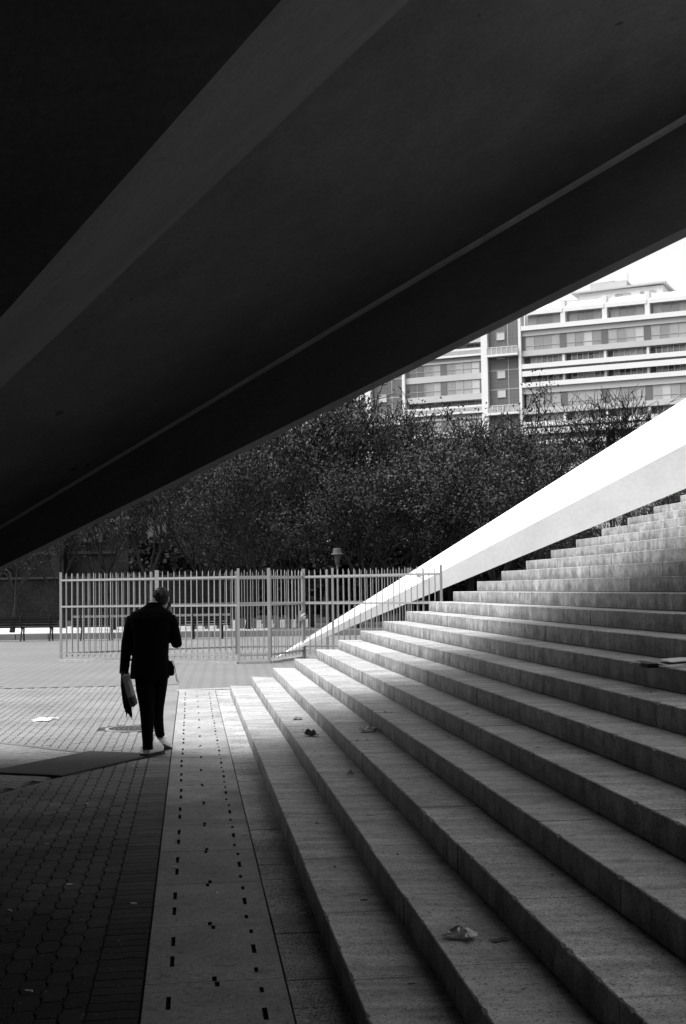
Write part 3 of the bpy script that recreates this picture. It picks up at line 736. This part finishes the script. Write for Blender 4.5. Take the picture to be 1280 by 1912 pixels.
def recess(u0, u1, z0, z1, n, first=0):
    # glazed wall at the back of a balcony, seen above the parapet
    f = None; w_ = (u1 - u0) / n; fr = MB()
    for i in range(n + 1): fr.box((u0 + i * w_ - .06, 1.3, z0), (u0 + i * w_ + .06, 1.42, z1 + .2))
    f = fr.build('balcony_window', 'bwhite', apt)
    for i in range(n):
        mb = MB(); wide = .06; mb.box((u0 + i * w_ + wide, 1.44, z0), (u0 + (i + 1) * w_ - wide, 1.5, z1 + .2)); mb.build('pane', rg.choice(['glass1', 'glass1', 'glass2', 'glass0', 'blind']), f)
def typical(u0, u1, bays, low=-1):
    """three storey rhythm of the main facade: one window band, two balcony bands"""
    for c in range(0, 5):
        z = 38.8 - 8.7 * c
        if z < 3: break
        for (a, b) in bays:
            zz0, zz1 = z - 2.2, z
            ks = [rg.choice(['glass0', 'glass0', 'glass0', 'blind', 'glass1']) for _ in range(4)]
            window(a, b, zz0, zz1, 4, ks, y=.12)
            abox('dark_panel', 'bdark', b, b + 1.0, zz0, zz1, .1, .3)
        abox('grey_band', 'bgrey', u0, u1, z - 3.0, z - 2.2, .0, 1.6)
        for zt in (z - 4.25, z - 7.05):
            for (a, b) in bays:
                recess(a + .5, b + .3, zt - .1, zt + 1.1, 6)
                abox('divider', 'bwhite', b + .32, b + .68, zt, zt + 1.3, .25, 1.4)
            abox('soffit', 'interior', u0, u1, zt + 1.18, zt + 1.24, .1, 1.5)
        abox('parapet', 'bwhite', u0, u1, z - 4.95, z - 4.25, -.45, -.25)
        abox('balcony_slab', 'bwhite', u0, u1, z - 4.98, z - 4.8, -.24, 1.5)
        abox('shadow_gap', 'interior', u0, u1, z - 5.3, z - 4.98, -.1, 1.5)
        abox('lintel_band', 'bwhite', u0, u1, z - 6.1, z - 5.3, -.42, -.2)
        abox('parapet', 'bwhite', u0, u1, z - 7.75, z - 7.05, -.45, -.25)
        abox('balcony_slab', 'bwhite', u0, u1, z - 7.8, z - 7.6, -.24, 1.5)
        abox('grey_band', 'bgrey', u0, u1, z - 8.7, z - 7.8, -.05, 1.5)
bays_r = [(1.65 + 6.2 * i, 6.87 + 6.2 * i) for i in range(0, 6)]
typical(1.15, 38, bays_r)
abox('grey_band', 'bgrey', 1.15, 38, 38.8, 39.6, -.02, 1.6); abox('parapet', 'bwhite', 1.15, 38, 39.6, 40.3, -.45, 1.4)
abox('dark_panel', 'bdark', 1.16, 1.62, 36.6, 38.8, .1, .3)
typical(-50, -24.3, [(-49.5 + 6.2 * i, -44.3 + 6.2 * i) for i in range(4)])
# tiled stair towers with small square windows
for (u0, u1) in ((-23.26, -18.02), (-4.1, .72)):
    tw = abox('tiled_tower', 'btile', u0, u1, 0, 44 if u0 > -10 else 42, .25, 1.5)
    uc = u0 + (1.9 if u0 > -10 else 1.75); zb = 36.3 if u0 > -10 else 34.0
    for k in range(-2, 11):
        z = zb - k * 2.9 - (.0)
        if z < 3 or z > 41: continue
        window(uc - .65, uc + .65, z - .6, z + .65, 1, ['blind' if k % 3 else 'glass0'], y=.1, split=0)
    mbj = MB(); mbj.box((u0 + (u1 - u0) * .62, .215, 3), (u0 + (u1 - u0) * .62 + .07, .25, 42))
    for k in range(12): mbj.box((u0, .22, 5 + 2.9 * k), (u1, .25, 5.08 + 2.9 * k))
    mbj.build('joint_strip', 'bgrey', apt)
    for z in ((36.9, 28.1, 19.4) if u0 > -10 else (27.6, 18.9)):
        abox('balcony_slab', 'bwhite', u0, u1, z - .9, z - .6, -1.0, .2)
        mb = MB(); mb.box((u0, -1.0, z + .42), (u1, -.94, z + .5))
        for i in range(7): x = u0 + (u1 - u0) * i / 6; mb.box((max(u0, x - .04), -.99, z - .6), (min(u1, x + .04), -.93, z + .42))
        mb.build('railing', 'bwhite', apt); mb = MB(); mb.box((u0 + .05, -.92, z - .58), (u1 - .05, -.9, z + .4)); mb.build('railing_panel', 'glass0', apt)
for (u0, u1) in ((-24.3, -23.28), (-18.0, -17.55), (-5.13, -4.12), (.74, 1.14)): abox('pillar', 'bwhite', u0, u1, 0, 42.5 if u0 > -6 else 41, -.5, 1.4)
# middle section: two window bands between balcony bands
zl = [(38.6, 37.7, 'rec'), (37.7, 36.8, 'par'), (36.8, 36.0, 'grey'), (36.0, 33.9, 'win'), (33.9, 33.0, 'grey'), (33.0, 30.8, 'win'), (30.8, 29.9, 'grey'), (29.9, 28.7, 'rec'), (28.7, 27.8, 'par'), (27.8, 27.0, 'grey')]
for sh in (8.7, 0, -8.7, -17.4):
    for z1, z0, kind in zl:
        a, b = z0 + sh, z1 + sh
        if a > 42: continue
        if kind == 'grey': abox('grey_band', 'bgrey', -17.53, -5.15, a, b, .0, 1.5)
        elif kind == 'par': abox('parapet', 'bwhite', -17.53, -5.15, a, b, -.45, -.1)
        elif kind == 'rec':
            recess(-17.2, -5.4, a, b - .1, 9)
        else:
            window(-17.0, -11.9, a, b, 4, ['glass2', 'glass2', 'glass1', 'glass0'], y=.12, split=.62); window(-10.9, -5.6, a, b, 4, ['glass1', 'glass0', 'glass0', 'blind'], y=.12, split=.62)
            for u in (-17.5, -11.88, -5.58): abox('dark_panel', 'bdark', u, u + (.95 if u == -11.88 else .42), a, b, .1, .3)
# penthouse storey and roof structures
for i, (a, b) in enumerate(bays_r):
    window(a + .3, b, 40.3, 42.0, 4, ['glass0', 'glass1', 'glass1', 'glass0'], y=.9, split=0)
    mb = MB(); mb.prism([(a, -.3, 41.9), (b + .6, -.3, 41.9), (b + .6, 1.4, 42.4), (a, 1.4, 42.4)], [(a, -.3, 42.5), (b + .6, -.3, 42.5), (b + .6, 1.4, 43.6), (a, 1.4, 43.6)]); mb.build('planter', 'bwhite', apt)
    abox('divider', 'bwhite', b + .3, b + 1.0, 40.3, 43.7, -.2, 1.3)
abox('penthouse', 'bwhite', 1.2, 38, 40.0, 43.0, 1.7, 12)
abox('roof_house', 'bwhite', 9.0, 21.5, 43.0, 45.3, 4, 12)
for u in (14.5, 18.2): window(u, u + 2.2, 43.6, 44.6, 2, ['glass0', 'blind'], y=3.85, split=0)
abox('roof_terrace_wall', 'bgrey', 6.5, 14.0, 43.0, 44.1, 2.6, 3.9)
mb = MB(); mb.prism([(8.0, 3.4, 45.2), (22.0, 3.4, 45.5), (22, 12, 45.5), (8, 12, 45.2)], [(8.0, 3.4, 45.45), (22.0, 3.4, 45.75), (22, 12, 45.75), (8, 12, 45.45)]); mb.build('roof_slab', 'bgrey', apt)
abox('plant_room', 'bgrey', 10.5, 16.0, 45.76, 46.8, 5, 10)
mb = MB(); mb.tube([(16, 6, 46.2), (16, 6, 48.0)], .05, 4); mb.tube([(22.0, 3.5, 45.5), (24.6, 3.0, 42.8)], .1, 4); mb.tube([(11, 6, 47), (14, 6, 47.1)], .12, 4); mb.build('mast', 'bframe', apt)

# ------------------------------------------------------------------ things lying about
lv = thing('manhole_cover', 'round cast iron manhole cover in the paving behind the walking man', 'manhole cover', (MHC.x, MHC.y, 0))
def disc(r0_, r1_, z0, z1, n=40):
    mb = MB(); V = []; 
    for r_, z in ((r1_, GZ), (r1_, z1), (r0_, z1), (r0_, z0)):
        V += [(r_ * math.cos(2 * PI * k / n), r_ * math.sin(2 * PI * k / n), z) for k in range(n)]
    Fc = [(a * n + k, a * n + (k + 1) % n, (a + 1) * n + (k + 1) % n, (a + 1) * n + k) for a in range(3) for k in range(n)]
    mb.add(V, Fc); return mb
def manhole(parent):
    disc(.335, .375, GZ, .004).build('rim', 'ironrim', parent)
    mb = MB(); n = 40; mb.add([(.32 * math.cos(2 * PI * k / n), .32 * math.sin(2 * PI * k / n), -.002) for k in range(n)], [tuple(range(n))])
    for r_ in (.06, .12, .18, .24, .30):
        for k in range(int(r_ * 110)):
            a = 2 * PI * k / int(r_ * 110); x, y = r_ * math.cos(a), r_ * math.sin(a); mb.box((x - .012, y - .012, -.002), (x + .012, y + .012, .006))
    mb.build('lid', 'iron', parent)
manhole(lv)
l2 = thing('manhole_cover', 'manhole cover at the left edge of the picture, far end of the zigzag paving', 'manhole cover', (MH2.x, MH2.y, 0.006)); manhole(l2)

mt_ = [Vector(q) for q in ((-2.785, 14.582, 0), (-1.975, 14.262, 0), (-2.676, 12.689, 0), (-3.50, 13.02, 0))]
mat_o = thing('door_mat', 'dark ribbed rubber mat lying on the paving by the man\'s feet', 'mat')
Z0 = Vector((0, 0, .004)); Z1 = Vector((0, 0, .014))
mb = MB(); mb.prism([q + Z0 for q in mt_], [q + Z1 for q in mt_]); mb.build('rubber_base', 'black', mat_o)
M['matrib'] = mat('mat_rib', 0.075, 0.9, 0.2, 30)
ux, uy = (mt_[1] - mt_[0]), (mt_[3] - mt_[0]); mb = MB(); n = 46
for i in range(n):
    a = mt_[0] + uy * ((i + .15) / n) + ux * .012; b = mt_[0] + uy * ((i + .75) / n) + ux * .012; x = ux * .976
    mb.prism([a + Z1, a + x + Z1, b + x + Z1, b + Z1], [a + Z1 * 1.35, a + x + Z1 * 1.35, b + x + Z1 * 1.35, b + Z1 * 1.35])
tag(mb.build('ribs', 'matrib', mat_o), kind='stuff')
def crumple(name, label, cat, loc, sx, sy, amp, mt, seed, rz=0, n=9, outline=None, group=None, jit=1.0):
    rg_ = random.Random(seed); V = []; Fc = []
    ph = [rg_.uniform(0, 6.28) for _ in range(8)]
    for i in range(n + 1):
        for j in range(n + 1):
            u, v = i / n * 2 - 1, j / n * 2 - 1
            k = 1.0 + .25 * math.sin(3 * u + ph[0]) + .18 * math.sin(5 * v + ph[1])
            z = amp * (abs(math.sin(2.6 * u + ph[2] + 1.5 * v)) * .6 + abs(math.sin(4.1 * v + ph[3] - u)) * .4 + rg_.uniform(0, .25 * jit)) * (1 - .55 * max(u * u, v * v))
            V.append((u * sx * k + rg_.gauss(0, sx * .04 * jit), v * sy * (1 + .2 * math.sin(4 * u + ph[4])) + rg_.gauss(0, sy * .05), z + .003))
    W_ = n + 1
    for i in range(n):
        for j in range(n): Fc.append((i * W_ + j, (i + 1) * W_ + j, (i + 1) * W_ + j + 1, i * W_ + j + 1))
    b = len(V); V += [(x, y, max(z - .002, .001)) for x, y, z in V]; Fc += [tuple(b + q for q in reversed(f)) for f in Fc]
    edge = [i * W_ for i in range(n + 1)] + [n * W_ + j for j in range(1, W_)] + [i * W_ + n for i in range(n - 1, -1, -1)] + [j for j in range(n - 1, 0, -1)]
    for a, c in zip(edge, edge[1:] + edge[:1]): Fc.append((c, a, b + a, b + c))
    o = link(name, mesh(name, V, Fc, mt), None, loc, rz); return tag(o, label, cat, group)
crumple('plastic_bag', 'flattened white plastic bag lying on the paving left of the man', 'bag', (-4.1, 18.28, 0), .15, .20, .035, 'paper', 3, -.15)
def on(k, s, t): return ST(s, t, RISE * k)
crumple('dead_leaf', 'dark curled leaf lying on the second step near its bright patch', 'leaf', on(2, 13.1, 1.15), .065, .09, .06, 'leafdry', 4, .3)
crumple('paper_scrap', 'small pale paper scrap on the second step, beyond the dark leaf', 'litter', on(2, 14.75, 1.15), .04, .06, .03, 'slab', 5)
crumple('crumpled_paper', 'crumpled dark and white paper on the third step against the next riser', 'litter', on(3, 11.95, 1.56), .06, .05, .05, 'foil', 6, .5)
crumple('foil_ball', 'small bright foil ball on the second step near the middle of the stairs', 'litter', on(2, 10.25, 1.2), .028, .03, .045, 'foil', 7)
crumple('cigarette_pack_scrap', 'tiny pale scrap on the second step below the foil ball', 'litter', on(2, 8.5, 1.12), .03, .012, .01, 'paper', 8)
crumple('foil_wrapper', 'crumpled shiny foil wrapper on the second step at the bottom of the picture', 'litter', on(2, 5.47, 1.085), .052, .040, .03, 'foil', 23, -.5, 7, jit=4.5)
crumple('torn_scrap', 'flat torn grey scrap beside the crumpled foil wrapper', 'litter', on(2, 5.41, 1.235), .035, .018, .008, 'kerb', 10, .5)
# folded newspaper lying across the eighth step at the right edge
np_ = thing('newspaper', 'folded pale newspaper lying across a step at the right edge of the picture', 'newspaper', on(8, 8.46, 3.22), AN - .02)
for i, (z, dx, dy, sx_, sy_, rr) in enumerate(((.003, 0, 0, .30, .17, 0), (.015, .02, .02, .29, .16, .06), (.03, .05, .0, .27, .15, -.05))):
    mb = MB(); V = []
    for a in range(9):
        for b in range(3):
            u, v = a / 8 * 2 - 1, b - 1
            V.append((dx + u * sx_, dy + v * sy_ , z + .008 * math.sin(3 * u + i) * (i > 0) + (.02 if a == 0 else 0)))
    b0_ = len(V); V += [(x, y, zz + .006) for x, y, zz in V]
    Fc = [(a * 3 + b, (a + 1) * 3 + b, (a + 1) * 3 + b + 1, a * 3 + b + 1) for a in range(8) for b in range(2)]
    Fc += [tuple(b0_ + q for q in reversed(f)) for f in Fc]
    edge = [a * 3 for a in range(9)] + [25, 26] + [a * 3 + 2 for a in range(7, -1, -1)] + [1]
    for a, c in zip(edge, edge[1:] + edge[:1]): Fc.append((c, a, b0_ + a, b0_ + c))
    mb.add(V, Fc); mb.build('sheet', 'paper', np_, False, (0, 0, 0), rr)
mb = MB(); mb.box((-.33, -.16, .002), (-.23, .0, .03)); me = mb.mesh('dark_bag', 'black'); bevel(me, .015, 2)
tag(link('plastic_sleeve', me, None, on(8, 8.38, 3.18), AN), 'small black plastic sleeve under the left end of the newspaper', 'litter')
cup = thing('plastic_cup', 'crushed clear plastic cup standing on the fifth step, cut by the right edge', 'cup', on(5, 5.72, 2.205))
mb = MB(); mb.tube([(0, 0, .001), (.004, 0, .04), (.0, .006, .085)], [.03, .036, .042], 14, cap=True); mb.build('cup_wall', 'paper', cup)
mb = MB(); mb.tube([(0, .006, .085), (0, .007, .092)], [.045, .044], 14); mb.build('rim', 'blind', cup)
# cigarette butts and grit
rg = random.Random(11)
butt = MB(); butt.tube([(0, 0, .005), (.035, 0, .005)], .0045, 6); bme = butt.mesh('cigarette_butt', 'paper')
for i, (x, y) in enumerate(((90, 1577), (135, 1652), (14, 1700), (60, 1852), (255, 1688), (220, 1395), (246, 1432), (330, 1622), (460, 1560), (405, 1670), (560, 1710), (45, 1500), (150, 1297), (157, 1310), (165, 1500))):
    q = atz(x, y, .002); z = .001 if x < 262 else ZS + .001
    tag(link('cigarette_butt', bme, None, (q.x, q.y, z), rg.uniform(0, 6)), 'tiny pale cigarette butt lying on the paving in front of the stairs', 'cigarette butt', 'cigarette butts on the paving')

fl = random.Random(9)
for i in range(34):
    k = fl.choice((1, 2, 2, 3, 3, 4, 4, 5, 5, 6, 7, 8)); s_ = fl.uniform(4.2, 14); t_ = tk(k) + fl.uniform(.04, .31)
    crumple('leaf_fragment', 'tiny dark leaf fragment lying on the granite steps', 'leaf', on(k, s_, t_), fl.uniform(.006, .016), fl.uniform(.004, .01), .006, fl.choice(('leafdry', 'leafdry', 'kerb')), i, fl.uniform(0, 6), 2, None, 'leaf fragments on the steps')
# ------------------------------------------------------------------ the walking man, seen from behind
MX, MY = -2.04, 14.13
def finish(tmp, name, mt, parent, voxel=.012, smooth=4, extra=None):
    o = bpy.data.objects.new('tmp', tmp); COL.objects.link(o)
    a = o.modifiers.new('r', 'REMESH'); a.mode = 'VOXEL'; a.voxel_size = voxel
    b = o.modifiers.new('s', 'SMOOTH'); b.factor = .5; b.iterations = smooth
    bpy.context.view_layer.update()
    dg = bpy.context.evaluated_depsgraph_get(); me = bpy.data.meshes.new_from_object(o.evaluated_get(dg))
    bpy.data.objects.remove(o); me.name = name; me.materials.clear(); me.materials.append(M[mt])
    me.polygons.foreach_set('use_smooth', [True] * len(me.polygons))
    return link(name, me, parent)
def loft(mb, secs, n=20):
    """secs: (centre, half width x, half depth y, exponent) horizontal sections from bottom to top"""
    b = len(mb.V)
    for (c, rx, ry, e) in secs:
        for k in range(n):
            a = 2 * PI * k / n; ca_, sa_ = math.cos(a), math.sin(a)
            mb.V.append(Vector(c) + Vector((rx * math.copysign(abs(ca_) ** e, ca_), ry * math.copysign(abs(sa_) ** e, sa_), 0)))
    for i in range(len(secs) - 1):
        for k in range(n): mb.F.append((b + i * n + k, b + i * n + (k + 1) % n, b + (i + 1) * n + (k + 1) % n, b + (i + 1) * n + k))
    mb.F.append(tuple(b + k for k in reversed(range(n)))); mb.F.append(tuple(b + (len(secs) - 1) * n + k for k in range(n)))
man = thing('person', 'man in black suit, cap and white trainers walking away with papers in his left hand', 'person', (MX, MY, 0))
# body: one continuous figure
mb = MB()
loft(mb, [((0.01, .02, .84), .15, .10, .9), ((.01, .02, 1.0), .14, .10, .9), ((.01, .01, 1.25), .17, .11, .9), ((.01, .02, 1.45), .18, .10, .9), ((.02, .03, 1.54), .07, .06, 1)])
mb.tube([(.02, .03, 1.48), (.04, .05, 1.58), (.055, .07, 1.64)], [.07, .06, .058], 14)
hc = Vector((.10, .10, 1.658))
def ball(mb, c, r, n=14):
    rows = 9; secs = []
    for i in range(rows):
        f = (i + .5) / rows * PI; secs.append(((c[0], c[1], c[2] - r[2] * math.cos(f)), r[0] * math.sin(f), r[1] * math.sin(f), 1))
    loft(mb, secs, n)
ball(mb, hc, (.078, .097, .112)); ball(mb, hc + Vector((.012, .065, -.075)), (.045, .05, .05))            # skull, jaw
mb.tube([hc + Vector((.02, .085, .015)), hc + Vector((.026, .118, -.018)), hc + Vector((.022, .1, -.03))], [.008, .015, .01], 8)  # nose
ball(mb, hc + Vector((.078, .005, -.012)), (.010, .020, .033)); ball(mb, hc + Vector((-.078, .0, -.012)), (.010, .020, .033))     # ears
mb.tube([hc + Vector((-.006, .105, -.062)), hc + Vector((.04, .105, -.062))], .008, 6)                                        # mouth
for hip, knee, ank in (((-.07, .0, .86), (-.035, .02, .47), (-.035, -.015, .09)), ((.08, .02, .86), (.032, .2, .48), (.03, .45, .14))):
    mb.tube([hip, Vector(hip).lerp(Vector(knee), .5), knee, Vector(knee).lerp(Vector(ank), .4), ank], [.085, .07, .052, .048, .034], 12)
LA = [(-.19, .02, 1.44), (-.25, 0.0, 1.17), (-.285, .03, .91)]; RA = [(.20, .03, 1.44), (.265, .03, 1.17), (.235, .21, 1.33), (.17, .24, 1.50)]
mb.tube(LA, [.05, .042, .028], 10); mb.tube(RA[:2], [.05, .042], 10); mb.tube([RA[1], RA[3]], [.042, .028], 10)
def hand(mb, wrist, d, side, curl, palmn, s=1.0):
    d = Vector(d).normalized(); pn = Vector(palmn).normalized(); sd_ = d.cross(pn).normalized() * side
    w0 = Vector(wrist); kn = w0 + d * .085 * s
    mb.tube([w0 - d * .02, w0 + d * .03, kn], [.026, .03, .026], 8)
    for i, ln in enumerate((.068, .076, .070, .054)):
        b = kn + sd_ * ((1.5 - i) * .019); pts = [b - d * .02]; dd = d.copy(); q = b
        for j in range(3):
            ang = curl * (j + 1) * .62; dd = d * math.cos(ang) + pn * math.sin(ang); q = q + dd * ln * (.45, .32, .23)[j]; pts.append(q)
        mb.tube(pts, [.0095, .009, .0085, .007], 7)
    th = w0 + d * .025 + sd_ * .026; mb.tube([th, th + d * .03 + sd_ * .02 + pn * .012, th + d * .06 + sd_ * .014 + pn * .03], [.012, .0105, .0085], 7)
hand(mb, (-.287, .03, .90), (-.02, .05, -1), 1, 1.0, (.75, .6, 0)); hand(mb, (.168, .24, 1.51), (-.25, .1, 1), -1, .8, (-.8, -.1, .1))
finish(mb.mesh('t', 'skin'), 'body', 'skin', man, .0065, 3)
# jacket
mb = MB()
loft(mb, [((-.015, .0, .815), .205, .135, .8), ((-.012, .0, .95), .20, .135, .8), ((-.005, .0, 1.08), .188, .13, .8), ((.0, .0, 1.2), .192, .13, .8), ((.0, .005, 1.34), .215, .135, .78), ((.003, .012, 1.45), .232, .125, .75), ((.006, .02, 1.505), .218, .105, .72), ((.012, .03, 1.545), .135, .085, .8), ((.022, .035, 1.585), .08, .075, .9), ((.03, .042, 1.615), .066, .068, 1)], 26)
mb.tube([(-.185, .015, 1.46), (-.215, .01, 1.36), (-.252, .005, 1.18), (-.268, .012, 1.06), (-.287, .03, .90), (-.29, .03, .865)], [.065, .068, .062, .055, .05, .05], 14)
mb.tube([(.195, .02, 1.46), (.225, .02, 1.36), (.262, .02, 1.20), (.268, .05, 1.165)], [.066, .068, .062, .058], 14)
mb.tube([(.268, .04, 1.165), (.25, .13, 1.24), (.205, .21, 1.38), (.178, .235, 1.465)], [.058, .054, .048, .042], 14)
mb.tube([(.185, .03, .99), (.20, .035, .92), (.198, .04, .84)], [.03, .045, .04], 10)             # bulging pocket on the right hip
finish(mb.mesh('t', 'cloth'), 'jacket', 'cloth', man, .009, 3)
mb = MB()
for k in range(17):
    pass
# trousers
mb = MB()
loft(mb, [((-.01, .01, .80), .155, .12, .9), ((-.01, .01, .92), .16, .125, .9), ((-.01, .0, 1.0), .15, .115, .9)])
mb.tube([(-.07, .0, .86), (-.062, .0, .70), (-.05, .02, .52), (-.045, .015, .40), (-.042, .0, .25), (-.037, -.015, .12), (-.037, -.018, .075)], [.105, .098, .080, .072, .062, .054, .058], 16)
mb.tube([(.078, .02, .86), (.062, .08, .70), (.038, .18, .50), (.030, .26, .40), (.028, .34, .30), (.030, .42, .2), (.031, .44, .175)], [.105, .092, .072, .062, .055, .05, .052], 16)
finish(mb.mesh('t', 'trouser'), 'trousers', 'trouser', man, .009, 2)
# shoes
def shoe(parent, loc, pitch, yaw):
    mb = MB(); 
    mb.tube([(0, -.085, .05), (0, -.03, .052), (0, .06, .045), (.006, .14, .038), (.008, .19, .035)], [.042, .046, .047, .044, .028], 14)
    mb.tube([(0, -.055, .05), (0, -.055, .105)], [.042, .043], 12); mb.tube([(0, .0, .06), (0, .04, .075)], [.035, .03], 10)
    o = finish(mb.mesh('t', 'shoe'), 'shoe', 'shoe', parent, .006, 3); o.location = loc; o.rotation_euler = (pitch, 0, yaw)
    mb = MB(); out = [(-.040, -.125), (.040, -.125), (.046, -.06), (.043, .03), (.052, .12), (.04, .2), (.005, .222), (-.032, .2), (-.046, .12), (-.038, .03), (-.045, -.06)]
    mb.prism([(x, y, 0) for x, y in out], [(x, y, .022) for x, y in out]); s = mb.build('sole', 'sole', o)
    return o
o = shoe(man, (-.018, .05, .004), 0.0, -.38); o.scale = (1.25, 1.1, 1.6)
shoe(man, (.045, .56, .03), -.28, -.25)
# collar, hair, cap, glasses
mb = MB(); n = 24
for i in range(n + 1):
    a = PI * .98 + i / n * PI * 1.0; 
secs = [((.036, .046, 1.598), .064, .067, 1), ((.036, .05, 1.618), .062, .064, 1)]
loft(mb, secs, 24); mb.build('shirt_collar', 'paper', man, True)
mb = MB(); ball(mb, hc + Vector((-.006, -.012, -.004)), (.084, .098, .098), 18)
hm = finish(mb.mesh('t', 'hair'), 'hair', 'hair', man, .008, 1)
# keep the hair off the face and below the cap
bm = bmesh.new(); bm.from_mesh(hm.data)
bmesh.ops.delete(bm, geom=[f for f in bm.faces if f.calc_center_median().y > hc.y + .03 or f.calc_center_median().z < hc.z - .078], context='FACES'); bm.to_mesh(hm.data); bm.free()
mb = MB(); c = hc + Vector((-.002, .0, .018)); secs = []
for i in range(9):
    f = i / 8 * PI / 2 * .97; secs.append(((c.x + .0, c.y + .01 * math.sin(f), c.z + .094 * math.sin(f)), .091 * math.cos(f) + .002, .112 * math.cos(f) + .002, 1))
loft(mb, secs, 26); cp = mb.build('cap', 'cap', man, True); cp.rotation_euler = (0, 0, 0)
mb = MB(); out = [(-.07, .09), (-.065, .135), (-.03, .165), (.02, .17), (.06, .15), (.085, .10)]
mb.prism([(c.x + x, c.y + y, c.z - .004 - (y - .09) * .35) for x, y in out], [(c.x + x, c.y + y, c.z + .006 - (y - .09) * .35) for x, y in out]); mb.build('cap_visor', 'cap', man)
mb = MB(); 
for x in (-.02, .05): 
    mb.tube([hc + Vector((x + .024 * math.cos(a), .112, .012 + .02 * math.sin(a))) for a in [k * PI / 6 for k in range(13)]], .003, 5)
mb.tube([hc + Vector((.075, .11, .015)), hc + Vector((.083, .0, .01))], .003, 5); mb.build('glasses', 'black', man)
mb = MB(); mb.tube([c + Vector((.035 * math.cos(a) - .02, -.108 + .012 * math.sin(a), .004 + .040 * math.sin(a))) for a in [k * PI / 8 for k in range(9)]], .006, 6); mb.build('cap_strap', 'kerb', man)
mb = MB(); ball(mb, (c.x - .035, c.y - .072, c.z + .062), (.026, .018, .014), 12); mb.build('cap_patch', 'slab', man)
# things he carries
ph = MB(); ph.box((-.035, -.006, -.07), (.035, .006, .07)); me = ph.mesh('mobile_phone', 'black'); bevel(me, .004, 2)
o = tag(link('mobile_phone', me, None, (MX + .165, MY + .20, 1.60)), 'dark mobile phone held up in the man\'s right hand beside his face', 'phone'); o.rotation_euler = (.3, -.2, .9)
bind = thing('folder', 'grey box folder hanging from the man\'s left hand, edge towards the viewer', 'folder', (MX - .262, MY - .10, .86))
bind.rotation_euler = (.05, -.24, .0)
mb = MB(); mb.box((-.024, -.02, -.335), (.024, .20, .0)); me = mb.mesh('spine', 'grey'); bevel(me, .004); link('cover', me, bind)
mb = MB(); mb.box((-.0255, -.022, -.34), (.0255, .202, -.235)); me = mb.mesh('label_band', 'greyd'); bevel(me, .004); link('bottom_band', me, bind)
sh = thing('papers', 'thin pale folded papers held against the dark bag in the left hand', 'papers', (MX - .305, MY - .01, .87)); sh.rotation_euler = (0, -.16, .05)
for i, (x, l) in enumerate(((0, .30), (.012, .33), (.03, .27))):
    mb = MB(); mb.box((x - .0035, -.03, -l), (x + .0035, .17, .02)); mb.build('sheet', ('kerb', 'greyd', 'grey')[i], sh)
bag = thing('fringed_scarf', 'black folded scarf with ragged fringe hanging from the man\'s left hand', 'scarf', (MX - .29, MY + .02, .86))
mb = MB(); loft(mb, [((.035, .04, -.36), .042, .045, .8), ((.022, .03, -.25), .045, .05, .8), ((.005, .02, -.12), .040, .05, .8), ((.0, .0, .03), .03, .035, .9)], 16); mb.build('folded_cloth', 'cloth', bag, True)
for i in range(9):
    mb = MB(); x = .002 + i * .008; l = rg.uniform(.05, .12); mb.tube([(x, .03 + rg.uniform(-.03, .03), -.34), (x + .012, .03, -.36 - l * .6), (x + .018 + rg.uniform(-.01, .01), .03, -.36 - l)], [.009, .007, .002], 5); mb.build('tassel', 'cloth', bag)
cord = thing('lanyard', 'thin dark cord dangling from the man\'s right jacket pocket', 'cord', (MX, MY, 0))
mb = MB(); mb.tube([(.215, .04, 1.0), (.235, .02, .98), (.255, .0, .90), (.275, -.01, .80), (.29, -.01, .765)], .0035, 5); mb.tube([(.215, .04, .99), (.228, .02, .96), (.245, .0, .88), (.27, -.01, .78)], .0025, 5); mb.build('loop', 'greyd', cord)
print('objects', len(bpy.data.objects))
